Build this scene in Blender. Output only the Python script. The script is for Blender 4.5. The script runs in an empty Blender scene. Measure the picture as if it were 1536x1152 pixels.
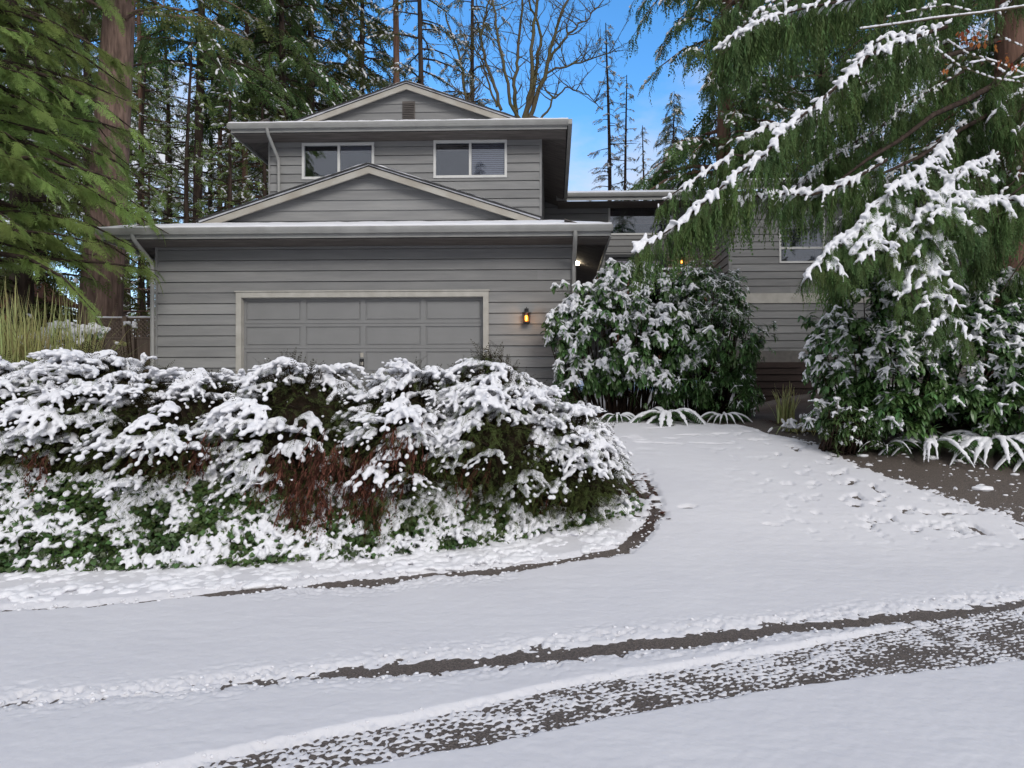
SKYS=.15; CLOUD=.62; SUNE=1.35; EXPO=.42
import bpy, math, random
import numpy as np
R_=math.radians; PI=math.pi
sc=bpy.context.scene; COL=sc.collection
F=1024.0; PX0=799.0; HOR=610.0; YAW=math.atan(31/1024); EYE=1.6
cy_,sy_=math.cos(YAW),math.sin(YAW)
def W(px,py,d):
    """world point seen at photo pixel (px,py) at world depth y=d (used to survey the place from the photo)"""
    u=(px-PX0)/F; v=(HOR-py)/F
    t=d/(cy_+u*sy_)
    return np.array((-sy_*t+u*cy_*t, d, EYE+v*t))
# ---------------------------------------------------------------- noise
_T=np.random.default_rng(5).random((256,256))
def vn(x,y):
    xi=np.floor(x).astype(int); yi=np.floor(y).astype(int); fx=x-xi; fy=y-yi
    fx=fx*fx*(3-2*fx); fy=fy*fy*(3-2*fy)
    a=_T[xi&255,yi&255]; b=_T[(xi+1)&255,yi&255]; c=_T[xi&255,(yi+1)&255]; d=_T[(xi+1)&255,(yi+1)&255]
    return (a*(1-fx)+b*fx)*(1-fy)+(c*(1-fx)+d*fx)*fy
def fbm(x,y,o=3):
    s=0;a=.5;t=0
    for k in range(o):
        s=s+a*vn(x*2**k+17.3*k,y*2**k+9.1*k); t+=a; a*=.5
    return s/t
# ---------------------------------------------------------------- materials
MATS={}
def node_mat(name):
    m=bpy.data.materials.new(name); m.use_nodes=True; nt=m.node_tree; nt.nodes.clear()
    out=nt.nodes.new('ShaderNodeOutputMaterial'); MATS[name]=m
    return m,nt,out
def mat(name,c1,c2=None,rough=.7,scale=6.0,stretch=(1,1,1),bump=0.0,bscale=None,var=0.0,spec=.3,leaf=0.0,metal=0.0,detail=4,tone=0.0):
    """noise-mottled principled; var: darkening by the 'var' attribute; leaf: translucent share"""
    m,nt,out=node_mat(name); N=nt.nodes.new; L=nt.links.new
    c2=c2 or c1
    tc=N('ShaderNodeTexCoord'); mp=N('ShaderNodeMapping'); mp.inputs['Scale'].default_value=stretch
    L(tc.outputs['Object'],mp.inputs[0])
    nz=N('ShaderNodeTexNoise'); nz.inputs['Scale'].default_value=scale; nz.inputs['Detail'].default_value=detail
    L(mp.outputs[0],nz.inputs['Vector'])
    cr=N('ShaderNodeMapRange'); cr.inputs['From Min'].default_value=.3; cr.inputs['From Max'].default_value=.7
    L(nz.outputs['Fac'],cr.inputs[0])
    mx=N('ShaderNodeMix'); mx.data_type='RGBA'; mx.inputs['A'].default_value=(*c1,1); mx.inputs['B'].default_value=(*c2,1)
    L(cr.outputs[0],mx.inputs['Factor']); col=mx.outputs['Result']
    if var:
        at=N('ShaderNodeAttribute'); at.attribute_name='var'
        mr=N('ShaderNodeMapRange'); mr.inputs['To Min'].default_value=1-var; mr.inputs['To Max'].default_value=1+var
        L(at.outputs['Fac'],mr.inputs[0])
        hs=N('ShaderNodeHueSaturation'); L(mr.outputs[0],hs.inputs['Value']); L(col,hs.inputs['Color'])
        if leaf or tone:
            mh=N('ShaderNodeMapRange'); q=tone or .02; mh.inputs['To Min'].default_value=.5-q; mh.inputs['To Max'].default_value=.5+q
            L(at.outputs['Fac'],mh.inputs[0]); L(mh.outputs[0],hs.inputs['Hue'])
        col=hs.outputs[0]
    pb=N('ShaderNodeBsdfPrincipled'); L(col,pb.inputs['Base Color']); pb.inputs['Roughness'].default_value=rough
    pb.inputs['Specular IOR Level'].default_value=spec; pb.inputs['Metallic'].default_value=metal
    if bump:
        n2=N('ShaderNodeTexNoise'); n2.inputs['Scale'].default_value=bscale or scale*4; n2.inputs['Detail'].default_value=5
        L(mp.outputs[0],n2.inputs['Vector']); bp=N('ShaderNodeBump'); bp.inputs['Strength'].default_value=bump; bp.inputs['Distance'].default_value=.02
        L(n2.outputs['Fac'],bp.inputs['Height']); L(bp.outputs[0],pb.inputs['Normal'])
    sh=pb.outputs[0]
    if leaf:
        tr=N('ShaderNodeBsdfTranslucent'); L(col,tr.inputs[0]); ms=N('ShaderNodeMixShader'); ms.inputs[0].default_value=leaf
        L(sh,ms.inputs[1]); L(tr.outputs[0],ms.inputs[2]); sh=ms.outputs[0]
    L(sh,out.inputs[0]); return m
def emit_mat(name,c,s):
    m,nt,out=node_mat(name); e=nt.nodes.new('ShaderNodeEmission'); e.inputs[0].default_value=(*c,1); e.inputs[1].default_value=s
    nt.links.new(e.outputs[0],out.inputs[0]); return m
def glass_mat(name,fac,tint):
    m,nt,out=node_mat(name); N=nt.nodes.new; L=nt.links.new
    t=N('ShaderNodeBsdfTransparent'); t.inputs[0].default_value=(*tint,1); g=N('ShaderNodeBsdfGlossy'); g.inputs['Roughness'].default_value=.02
    g.inputs[0].default_value=(.9,.93,1,1); lw=N('ShaderNodeFresnel'); lw.inputs[0].default_value=1.5
    ad=N('ShaderNodeMath'); ad.operation='ADD'; ad.inputs[1].default_value=fac; ad.use_clamp=True; L(lw.outputs[0],ad.inputs[0])
    ms=N('ShaderNodeMixShader'); L(ad.outputs[0],ms.inputs[0]); L(t.outputs[0],ms.inputs[1]); L(g.outputs[0],ms.inputs[2]); L(ms.outputs[0],out.inputs[0]); return m
SNOW=mat('snow',(.77,.775,.805),(.73,.735,.775),rough=.55,scale=3,bump=.2,bscale=40,spec=.25)
SNOWG=mat('ground_snow',(.665,.665,.695),(.63,.63,.665),rough=.6,scale=1.2,bump=.07,bscale=45,spec=.2)
SIDING=mat('grey_siding',(.250,.250,.247),(.202,.203,.204),rough=.7,scale=2.4,stretch=(.5,.5,4),bump=.2,bscale=14,var=.13,spec=.2)
TRIM=mat('beige_trim',(.44,.425,.39),(.35,.335,.30),rough=.6,scale=5,var=.0,spec=.3)
CREAM=mat('rake_board',(.42,.405,.365),(.33,.30,.255),rough=.65,scale=2.5,spec=.25)
GUTTER=mat('gutter_metal',(.34,.34,.33),(.27,.27,.26),rough=.45,scale=3,spec=.4)
DOORM=mat('garage_door_paint',(.215,.216,.216),(.196,.197,.197),rough=.5,scale=2,spec=.3)
SOFFIT=mat('soffit_board',(.15,.135,.125),(.09,.08,.075),rough=.8,scale=2,stretch=(1,6,1))
SHING=mat('shingle',(.03,.03,.032),(.05,.05,.05),rough=.85,scale=20)
WHITEF=mat('window_frame_white',(.62,.62,.60),(.55,.55,.54),rough=.4,scale=4)
BLIND=mat('window_blind',(.33,.31,.38),(.28,.27,.33),rough=.8,scale=2,stretch=(1,1,30))
BLINDB=mat('brown_blind',(.25,.20,.18),(.20,.165,.15),rough=.8,scale=2,stretch=(20,1,1))
DARKIN=mat('dark_interior',(.035,.037,.042),(.06,.06,.065),rough=.9,scale=1.5)
GLASS=glass_mat('window_glass',.06,(.85,.88,.9))
BLACKM=mat('black_metal',(.012,.012,.013),rough=.4,scale=5,spec=.5)
DKDOOR=mat('dark_door_paint',(.028,.03,.034),(.022,.023,.026),rough=.45,scale=3)
AMBER=emit_mat('lamp_amber_glow',(1.0,.50,.10),3.0)
BULB=emit_mat('bulb_white_glow',(1,.86,.62),30.0)
AMBGL=glass_mat('amber_glass',.08,(1,.62,.25))
DECKW=mat('dark_deck_wood',(.020,.012,.010),(.034,.020,.017),rough=.7,scale=4,stretch=(.5,4,4),bump=.2)
REDW=mat('red_brown_wood',(.14,.06,.035),(.22,.10,.06),rough=.75,scale=4,stretch=(6,6,.6),bump=.2)
FENCEW=mat('weathered_fence_wood',(.20,.15,.115),(.13,.10,.08),rough=.85,scale=3,stretch=(8,8,.6),bump=.3)
CONC=mat('concrete_grey',(.16,.15,.14),(.11,.105,.10),rough=.9,scale=6)
BARK=mat('fir_bark',(.27,.185,.15),(.10,.07,.058),rough=.95,scale=3.2,stretch=(5,5,.7),bump=1.0,bscale=9,spec=.1)
BARKD=mat('dark_bark',(.075,.055,.045),(.03,.022,.018),rough=.95,scale=3,stretch=(4,4,.8),bump=.6,spec=.1)
BARKR=mat('red_cedar_bark',(.20,.12,.09),(.10,.058,.045),rough=.95,scale=3,stretch=(6,6,.5),bump=.6,spec=.1)
BARKM=mat('mossy_alder_bark',(.11,.085,.065),(.10,.095,.045),rough=.95,scale=1.3,bump=.5,spec=.1)
TWIG=mat('twig',(.055,.038,.028),(.03,.02,.016),rough=.9,scale=8,spec=.1)
N_JIN=mat('inner_juniper_needles',(.040,.034,.016),(.020,.018,.010),rough=.9,scale=4,var=.4,spec=.05)  # brown inner needles; extra darkness in the colour stands for shade
TWIGR=mat('red_brown_dead_fronds',(.115,.045,.032),(.06,.026,.019),rough=.9,scale=8,var=.5,spec=.1)
N_BRIGHT=mat('bright_fir_needles',(.29,.385,.115),(.17,.235,.075),rough=.7,scale=1.1,var=.4,spec=.15,leaf=.45)
N_FIR=mat('fir_needles',(.13,.15,.05),(.062,.08,.03),rough=.75,scale=.8,var=.4,spec=.12,leaf=.3)
N_CEDAR=mat('cedar_needles',(.125,.19,.062),(.065,.11,.045),rough=.7,scale=1.3,var=.45,spec=.15,leaf=.3,tone=.03)
N_JUN=mat('juniper_needles',(.085,.11,.03),(.045,.058,.02),rough=.7,scale=4,var=.5,spec=.15,leaf=.2)
RHODO=mat('rhododendron_leaf',(.10,.185,.055),(.055,.115,.040),rough=.32,scale=3,var=.5,spec=.5,leaf=.12,tone=.025)
IVY=mat('ivy_leaf',(.085,.14,.04),(.04,.075,.025),rough=.4,scale=3,var=.5,spec=.4,leaf=.15,tone=.03)
FERNM=mat('fern_green',(.07,.13,.035),(.04,.085,.025),rough=.55,scale=4,var=.4,spec=.3,leaf=.3)
GRASSM=mat('ornamental_grass',(.38,.48,.20),(.42,.34,.16),rough=.6,scale=1.5,var=.4,spec=.2,leaf=.35,tone=.03)
ORANGE=mat('withered_orange_leaf',(.40,.12,.04),(.25,.08,.03),rough=.7,scale=6,var=.4,leaf=.3)
# ground: asphalt turning to soil where the 'soil' attribute is 1
m,nt,out=node_mat('wet_asphalt_and_soil'); N=nt.nodes.new; L=nt.links.new
tc=N('ShaderNodeTexCoord'); n1=N('ShaderNodeTexNoise'); n1.inputs['Scale'].default_value=90; n1.inputs['Detail'].default_value=3
n2=N('ShaderNodeTexNoise'); n2.inputs['Scale'].default_value=1.2; L(tc.outputs['Object'],n1.inputs['Vector']); L(tc.outputs['Object'],n2.inputs['Vector'])
r1=N('ShaderNodeValToRGB'); r1.color_ramp.elements[0].position=.35; r1.color_ramp.elements[1].position=.72
r1.color_ramp.elements[0].color=(.045,.036,.031,1); r1.color_ramp.elements[1].color=(.17,.14,.12,1); L(n1.outputs['Fac'],r1.inputs[0])
r2=N('ShaderNodeValToRGB'); r2.color_ramp.elements[0].color=(.018,.011,.008,1); r2.color_ramp.elements[1].color=(.07,.04,.025,1); L(n1.outputs['Fac'],r2.inputs[0])
at=N('ShaderNodeAttribute'); at.attribute_name='soil'; mx=N('ShaderNodeMix'); mx.data_type='RGBA'
L(at.outputs['Fac'],mx.inputs['Factor']); L(r1.outputs[0],mx.inputs['A']); L(r2.outputs[0],mx.inputs['B'])
pb=N('ShaderNodeBsdfPrincipled'); L(mx.outputs['Result'],pb.inputs['Base Color'])
mr=N('ShaderNodeMapRange'); mr.inputs['To Min'].default_value=.45; mr.inputs['To Max'].default_value=.85; L(n2.outputs['Fac'],mr.inputs[0]); L(mr.outputs[0],pb.inputs['Roughness'])
bp=N('ShaderNodeBump'); bp.inputs['Strength'].default_value=.5; bp.inputs['Distance'].default_value=.01; L(n1.outputs['Fac'],bp.inputs['Height']); L(bp.outputs[0],pb.inputs['Normal']); L(pb.outputs[0],out.inputs[0])
ASPH=m
# ---------------------------------------------------------------- mesh helpers
class Geo:
    def __init__(s): s.V=[];s.Fc=[];s.A=[];s.n=0
    def add(s,v,f,var=None):
        """v (k,3); f int array (m,3|4)"""
        v=np.asarray(v,float).reshape(-1,3); f=np.asarray(f,int)
        s.V.append(v); s.Fc.append(f+s.n); s.n+=len(v)
        a=np.full(len(v),.5) if var is None else (np.full(len(v),float(var)) if np.isscalar(var) else np.asarray(var,float))
        s.A.append(a)
    def inst(s,tv,tf,M,P,var=None):
        """instances: M (n,3,3) columns = axes, P (n,3)"""
        n=len(P)
        if n==0: return
        k=len(tv)
        v=np.einsum('nij,kj->nki',M,tv)+P[:,None,:]
        f=(tf[None]+(np.arange(n)*k)[:,None,None]).reshape(-1,tf.shape[1])
        if var is None: var=np.random.default_rng(n).random(n)
        s.add(v.reshape(-1,3),f,np.repeat(var,k))
    def quad(s,a,b,c,d,var=None): s.add([a,b,c,d],[[0,1,2,3]],var)
    def box(s,x0,x1,y0,y1,z0,z1,var=None):
        v=[(x,y,z) for z in (z0,z1) for y in (y0,y1) for x in (x0,x1)]
        s.add(v,[[0,2,3,1],[4,5,7,6],[0,1,5,4],[2,6,7,3],[0,4,6,2],[1,3,7,5]],var)
    def slab(s,pts,t,var=None):
        """convex polygon thickened downwards by t"""
        p=np.asarray(pts,float); q=p-np.array((0,0,t)); n=len(p)
        for k in range(1,n-1):
            s.add([p[0],p[k],p[k+1]],[[0,1,2]],var); s.add([q[0],q[k+1],q[k]],[[0,1,2]],var)
        for k in range(n):
            j=(k+1)%n; s.quad(p[k],q[k],q[j],p[j],var)
    def beam(s,a,b,w,h,var=None):
        """rectangular bar a->b, w horizontally, h vertically"""
        a=np.asarray(a,float);b=np.asarray(b,float);d=b-a;d/=np.linalg.norm(d)
        sd=np.cross(d,(0,0,1)); sd=np.array((1,0,0.)) if np.linalg.norm(sd)<1e-3 else sd/np.linalg.norm(sd); up=np.cross(sd,d)
        o=[sd*w/2*i+up*h/2*j for i,j in((-1,-1),(1,-1),(1,1),(-1,1))]
        s.add([a+q for q in o]+[b+q for q in o],[[3,2,1,0],[4,5,6,7],[0,1,5,4],[1,2,6,5],[2,3,7,6],[3,0,4,7]],var)
    def tube(s,P,Rr,n=6,var=None):
        P=np.asarray(P,float); Rr=np.broadcast_to(np.asarray(Rr,float),(len(P),)); m=len(P)
        T=np.gradient(P,axis=0); T/=np.linalg.norm(T,axis=1)[:,None]+1e-9
        ref=np.array((0,0,1.)) if abs(T[:,2]).mean()<.8 else np.array((1.,0,0))
        A=np.cross(T,ref); A/=np.linalg.norm(A,axis=1)[:,None]+1e-9; B=np.cross(T,A)
        an=np.arange(n)*2*PI/n
        v=P[:,None]+(A[:,None]*np.cos(an)[None,:,None]+B[:,None]*np.sin(an)[None,:,None])*Rr[:,None,None]
        i=np.arange(m-1)[:,None]*n; j=np.arange(n)[None]; j2=(j+1)%n
        f=np.stack([i+j,i+j2,i+n+j2,i+n+j],-1).reshape(-1,4)
        s.add(v.reshape(-1,3),f,var)
        for e,c in((0,P[0]),(m-1,P[-1])):
            pass
        s.add(np.vstack([v[0],v[-1]]),np.array([[0,k,k+1] for k in range(1,n-1)]+[[n,n+k+1,n+k] for k in range(1,n-1)]),var)
    def build(s,name,mt,parent=None,smooth=False,origin=None):
        me=bpy.data.meshes.new(name); V=np.concatenate(s.V); 
        if origin is not None: V=V-np.asarray(origin)
        elif parent is not None:
            p=parent; o=np.zeros(3)
            while p is not None: o=o+np.array(p.location); p=p.parent
            V=V-o
        nl=sum(f.size for f in s.Fc); npo=sum(len(f) for f in s.Fc)
        me.vertices.add(len(V)); me.vertices.foreach_set('co',V.astype(np.float32).ravel())
        me.loops.add(nl); me.loops.foreach_set('vertex_index',np.concatenate([f.ravel() for f in s.Fc]).astype(np.int32))
        tot=np.concatenate([np.full(len(f),f.shape[1],np.int32) for f in s.Fc]); st=np.concatenate([[0],np.cumsum(tot)[:-1]]).astype(np.int32)
        me.polygons.add(npo); me.polygons.foreach_set('loop_start',st)
        me.polygons.foreach_set('use_smooth',np.full(npo,smooth))
        at=me.attributes.new('var','FLOAT','POINT'); at.data.foreach_set('value',np.concatenate(s.A).astype(np.float32))
        me.materials.append(mt); me.update(calc_edges=True); me.validate()
        o=bpy.data.objects.new(name,me); COL.objects.link(o)
        if parent is not None: o.parent=parent
        elif origin is not None: o.location=origin
        return o
def tag(o,label=None,cat=None,group=None,kind=None):
    for k,v in(('label',label),('category',cat),('group',group),('kind',kind)):
        if v: o[k]=v
    return o
def empty(name,loc,label,cat,group=None,kind=None):
    o=bpy.data.objects.new(name,None); COL.objects.link(o); o.location=[float(q) for q in loc]; return tag(o,label,cat,group,kind)
def norm(v): return v/(np.linalg.norm(v,axis=-1,keepdims=True)+1e-9)
def frames(X,up=None,roll=None):
    """(n,3) x axes -> matrices with z near up"""
    X=norm(X); U=np.array((0,0,1.)) if up is None else up
    Y=norm(np.cross(np.broadcast_to(U,X.shape),X)+1e-6); Z=np.cross(X,Y)
    if roll is not None:
        c,s_=np.cos(roll)[:,None],np.sin(roll)[:,None]; Y,Z=Y*c+Z*s_,Z*c-Y*s_
    return np.stack([X,Y,Z],-1)
_t=(1+5**.5)/2
ICOV=norm(np.array([(-1,_t,0),(1,_t,0),(-1,-_t,0),(1,-_t,0),(0,-1,_t),(0,1,_t),(0,-1,-_t),(0,1,-_t),(_t,0,-1),(_t,0,1),(-_t,0,-1),(-_t,0,1)],float))
ICOF=np.array([(0,11,5),(0,5,1),(0,1,7),(0,7,10),(0,10,11),(1,5,9),(5,11,4),(11,10,2),(10,7,6),(7,1,8),(3,9,4),(3,4,2),(3,2,6),(3,6,8),(3,8,9),(4,9,5),(2,4,11),(6,2,10),(8,6,7),(9,8,1)])
OCTV=np.array([(1,0,0),(-1,0,0),(0,1,0),(0,-1,0),(0,0,1),(0,0,-1.)]); OCTF=np.array([(0,2,4),(2,1,4),(1,3,4),(3,0,4),(2,0,5),(1,2,5),(3,1,5),(0,3,5)])
def snow_mesh(name,P,S,X,parent,voxel=.014,smooth=3):
    """fused puffs: P centres, S (n,3) radii, X long axes"""
    g=Geo(); M=frames(X)*S[:,None,:]; g.inst(ICOV,ICOF,M,P)
    o=g.build(name,SNOW,parent,True)
    r=o.modifiers.new('fuse','REMESH'); r.mode='VOXEL'; r.voxel_size=voxel; r.use_smooth_shade=True
    if smooth:
        q=o.modifiers.new('soft','SMOOTH'); q.factor=.5; q.iterations=smooth
    return o
# ---------------------------------------------------------------- ground heights
YK=np.array([-60,5.2,7,9,11,12.5,14,17,22,30,60,200.]); ZK=np.array([0,0,.14,.66,1.16,1.37,1.45,1.55,2.2,2.6,4,10.])
def sm(a,b,x): t=np.clip((x-a)/(b-a),0,1); return t*t*(3-2*t)
def gz(x,y):
    x=np.asarray(x,float); y=np.asarray(y,float)
    z=0
    for o in(-.6,-.3,0,.3,.6): z=z+np.interp(y+o,YK,ZK)/5
    f=sm(7.5,13,y); z=z+.35*sm(4.2,6.5,x)*sm(9.0,11.0,y)
    # bank carrying the junipers
    fr=np.interp(x,[-12,-5,-2,-.3,.6],[5.9,6.1,6.4,7.0,7.7])
    z=z+.30*sm(0,.9,y-fr)*(1-sm(9.0,10.2,y))*(1-sm(-.1,.9,x))
    z=z+.02*(fbm(x*.7+3,y*.7)-.5)
    return z
def G(px,py):
    """where the photo ray through (px,py) meets the ground"""
    a=W(px,py,1.0); d=np.linspace(2,40,3000); u=(a[0],1.0,a[2]-EYE)
    X=u[0]*d; Z=EYE+u[2]*d; k=np.argmax(Z<=gz(X,d))
    return np.array((X[k],d[k]))
# ================================================================ ground, asphalt, snow cover
def grid_mesh(name,mt,Xg,Yg,Zg,extra=None):
    n,m=Xg.shape; V=np.stack([Xg,Yg,Zg],-1).reshape(-1,3)
    i=np.arange(n-1)[:,None]*m; j=np.arange(m-1)[None]
    f=np.stack([i+j,i+j+1,i+m+j+1,i+m+j],-1).reshape(-1,4)
    g=Geo(); g.add(V,f); o=g.build(name,mt,None,True)
    if extra is not None:
        at=o.data.attributes.new('soil','FLOAT','POINT'); at.data.foreach_set('value',extra.astype(np.float32).ravel())
    return o
def pl_dist(x,y,pts,hw=None):
    """distance to polyline and interpolated half width"""
    best=np.full(x.shape,1e9); w=np.zeros(x.shape)
    for k in range(len(pts)-1):
        a=pts[k];b=pts[k+1];d=b-a;L2=(d@d)+1e-12
        t=np.clip(((x-a[0])*d[0]+(y-a[1])*d[1])/L2,0,1)
        q=np.hypot(x-a[0]-t*d[0],y-a[1]-t*d[1]); s=q<best; best=np.where(s,q,best)
        if hw is not None: w=np.where(s,hw[k]*(1-t)+hw[k+1]*t,w)
    return best,w
def band(rows):
    """rows of (px, py_top, py_bottom) measured on the photo -> centre line and half widths on the ground"""
    C=[];H=[]
    for px,a,b in rows:
        A=G(px,a);B=G(px,b); C.append((A+B)/2); H.append(np.linalg.norm(A-B)/2*.88)
    return np.array(C),np.array(H)
wheel=band([(-150,1070,1074),(0,1056,1061),(120,1051,1057),(228,1040,1050),(390,1016,1032),(452,1014,1022),(470,1010,1018),(520,998,1026),(651,985,1018),(781,975,1004),(900,960,990),(1050,945,978),(1168,934,956),(1350,918,940),(1536,901,921),(1750,882,903)])
tread=band([(100,1190,1220),(247,1150,1215),(390,1119,1185),(553,1086,1166),(716,1057,1134),(860,1025,1097),(1036,998,1064),(1212,974,1032),(1388,945,1008),(1536,924,985),(1800,885,945)])
tdark=band([(700,1118,1135),(860,1068,1092),(1000,1045,1068),(1200,1012,1032),(1400,970,1005),(1536,945,980),(1800,905,940)])
curb=band([(-20,918,920),(60,913,918),(140,908,915),(260,897,903),(350,884,897),(460,876,885),(560,868,884),(640,860,868),(720,853,868),(800,845,856),(880,832,842),(930,820,834),(952,808,816),(968,790,800),(985,768,775)])
bare=band([(1128,596,640),(1180,642,656),(1250,657,668),(1330,668,702),(1430,682,728),(1536,694,756),(1700,712,790)])
walk=band([(1085,618,640),(1120,604,650),(1150,598,640),(1175,600,640)])
def snow_depth(x,y):
    f1=fbm(x*9,y*9,3)-.5; f2=fbm(x*34+5,y*34,2)-.5; f3=fbm(x*.9,y*.9,2)-.5
    T=.034+.012*f3+.006*f1+.0032*f2+.004*(fbm(x*5,y*14,2)-.5)
    near=1-sm(12,16,y)
    # wheel track
    d,h=pl_dist(x,y,*wheel); e=(d-h+.05+.16*f1+.08*f2+.05*f3)/.11
    T=np.minimum(T,np.clip(e,-.4,3)*.03+.050*f2*np.clip(1.8-e,0,1)+.02*f1*np.clip(1.8-e,0,1)+.003)
    e2=np.clip((d-h)/.35,0,1); T=T-.03*(1-e2)*np.clip(f2*1.6+f1,0,1)
    # tread-marked slush
    d,h=pl_dist(x,y,*tread); ins=np.clip((h-d+.05*f1)/.05,0,1)
    dd,hh=pl_dist(x,y,*tdark); dk=np.clip((hh-dd+.10)/.16,0,1)
    ca,sa=math.cos(.38),math.sin(.38); sl_=(x*ca+y*sa)+.018*(fbm(x*11,y*11,2)-.5)*4; st_=(-x*sa+y*ca)+.018*(fbm(x*11+7,y*11,2)-.5)*4; row=np.floor(st_/.046); lump=.40*np.cos(2*PI*(sl_/.054+.5*(row%2)))+.30*np.cos(2*PI*st_/.046)+(vn(x*46,y*44)-.5)*.7+(vn(x*90,y*84)-.5)*.35
    T=T*(1-ins)+ins*(-.0002-.005*dk+.017*lump+.014*(fbm(x*6,y*6,2)-.5))
    # gap along the curb
    d,h=pl_dist(x,y,*curb); e=(d-h*.85+.09*f1+.05*f3+.045*(vn(x*2.3,y*2.3)-.62))/.06
    T=np.minimum(T,np.clip(e,-.5,3)*.03+.02*f2*np.clip(2-e,0,1)+.003)
    sp=sm(-2.7,-2,x)*(1-sm(-.6,0,x))*(1-sm(.1,.55,d)); T=T-.075*sp*np.clip(f2+.14,0,1)
    # bare strip by the right bed fading into snow
    d,h=pl_dist(x,y,*bare); xx=sm(3.5,5.5,x); soft=.10+1.0*xx
    e=(d-h)/soft; lowside=np.clip(1-e,0,1)
    T=T-.075*lowside**.8-.20*lowside*np.clip(f2*.8+f1*.6,-1,1)-.02*np.clip(lowside*2-1,0,1)*sm(0,.2,lowside)
    d,h=pl_dist(x,y,*walk); e=(d-h+.3*f1)/.12; T=np.where(e<1.5,np.minimum(T,np.clip(e,-1,1.6)*.03+.02*f2*(e<1.1)),T)
    # thawed specks on the drive and scuffs at the far end
    q=fbm(x*9+40,y*8,3); T=T-.34*np.clip(q-.60,0,1)*sm(6.6,7.8,y)*sm(1.8,4.6,x)*near
    q=fbm(x*2.2+11,y*7,2); T=T-.35*np.clip(q-.74,0,1)*sm(9.8,10.8,y)*sm(.5,1.5,x)*near
    for (px,py,L_,w_,an) in [(878,654,.40,.045,.0),(950,659,.34,.05,-.1),(1000,668,.6,.05,-.15),(1035,655,.45,.04,.1),(980,645,.5,.04,.2),(1010,636,.5,.04,.1),(1060,668,.5,.045,-.15),(1030,764,.22,.07,.2),(1280,762,.16,.05,-.4),(1158,791,.2,.05,-.3)]:
        c=G(px,py); u=(x-c[0])*math.cos(an)+(y-c[1])*math.sin(an); v=-(x-c[0])*math.sin(an)+(y-c[1])*math.cos(an)
        T=T-.06*np.clip(1.3-(u/L_*2)**2-(v/w_*1.6)**2+f1*1.2,0,1)
    # under the shrubs: thin, patchy
    bed=bed_mask(x,y); T=T-.075*bed*np.clip(.85+f1*1.5,0,1)
    bd=sm(.75,.85,x)*(1-sm(1.25,1.35,x))*sm(7.6,7.9,y)*(1-sm(9.0,9.4,y)); T=T-.05*bd*np.clip(.45+f1*3.2,0,1)
    return np.maximum(T,-.02)
def bed_mask(x,y):
    r=0
    fr=np.interp(x,[-12,-5,-2,-.3,.6],[6.15,6.35,6.65,7.2,7.9]); r=np.maximum(r,sm(0,.3,y-fr)*(1-sm(8.8,9.4,y))*(1-sm(.7,1.0,x)))
    # right bed: behind the bare strip; middle bed; juniper bank core
    yb=np.interp(x,[3.4,4.2,5.4,6.8,9,14],[12.3,11.1,10.5,9.9,9.4,9.0]); r=np.maximum(r,sm(0,.25,y-yb)*sm(3.6,3.9,x)*(1-sm(15.5,16.5,y)))
    r=np.maximum(r,sm(0,.15,y-np.interp(x,[0,1,2,3],[12.75,12.6,12.6,12.3]))*sm(-.5,-.2,x)*(1-sm(2.9,3.3,x))*(1-sm(14.5,15.5,y)))
    return r
NR,NC=860,1000
yy=np.exp(np.linspace(math.log(1.2+1.2),math.log(17+1.2),NR))-1.2
uu=np.linspace(-1,1,NC)
Yg,Ug=np.meshgrid(yy,uu,indexing='ij'); Xg=Ug*(1.0*Yg+2.4)+.06*Yg
Zg=gz(Xg,Yg)
soil=np.maximum(bed_mask(Xg,Yg),sm(7.0,7.5,Yg)*(1-sm(9,9.6,Yg))*(1-sm(1.0,1.3,Xg)))
tag(grid_mesh('ground',ASPH,Xg,Yg,Zg+.004*(fbm(Xg*25,Yg*25,2)-.5),soil),'wet brown asphalt driveway and road showing through the snow',None,None,'structure')
tag(grid_mesh('snow',SNOWG,Xg,Yg,Zg+snow_depth(Xg,Yg)),'thin white snow cover over driveway and road',None,None,'structure')
# far terrain (forest floor under snow) round the detailed patch
def coarse(name,x0,x1,y0,y1,n,m_,dz):
    a,b=np.meshgrid(np.linspace(y0,y1,n),np.linspace(x0,x1,m_),indexing='ij')
    o=grid_mesh(name,SNOWG,b,a,gz(b,a)+dz,None); return tag(o,'snowy ground reaching away under the trees',None,None,'structure')
coarse('snowy_terrain',-120,120,-120,200,220,160,-.10)
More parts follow.
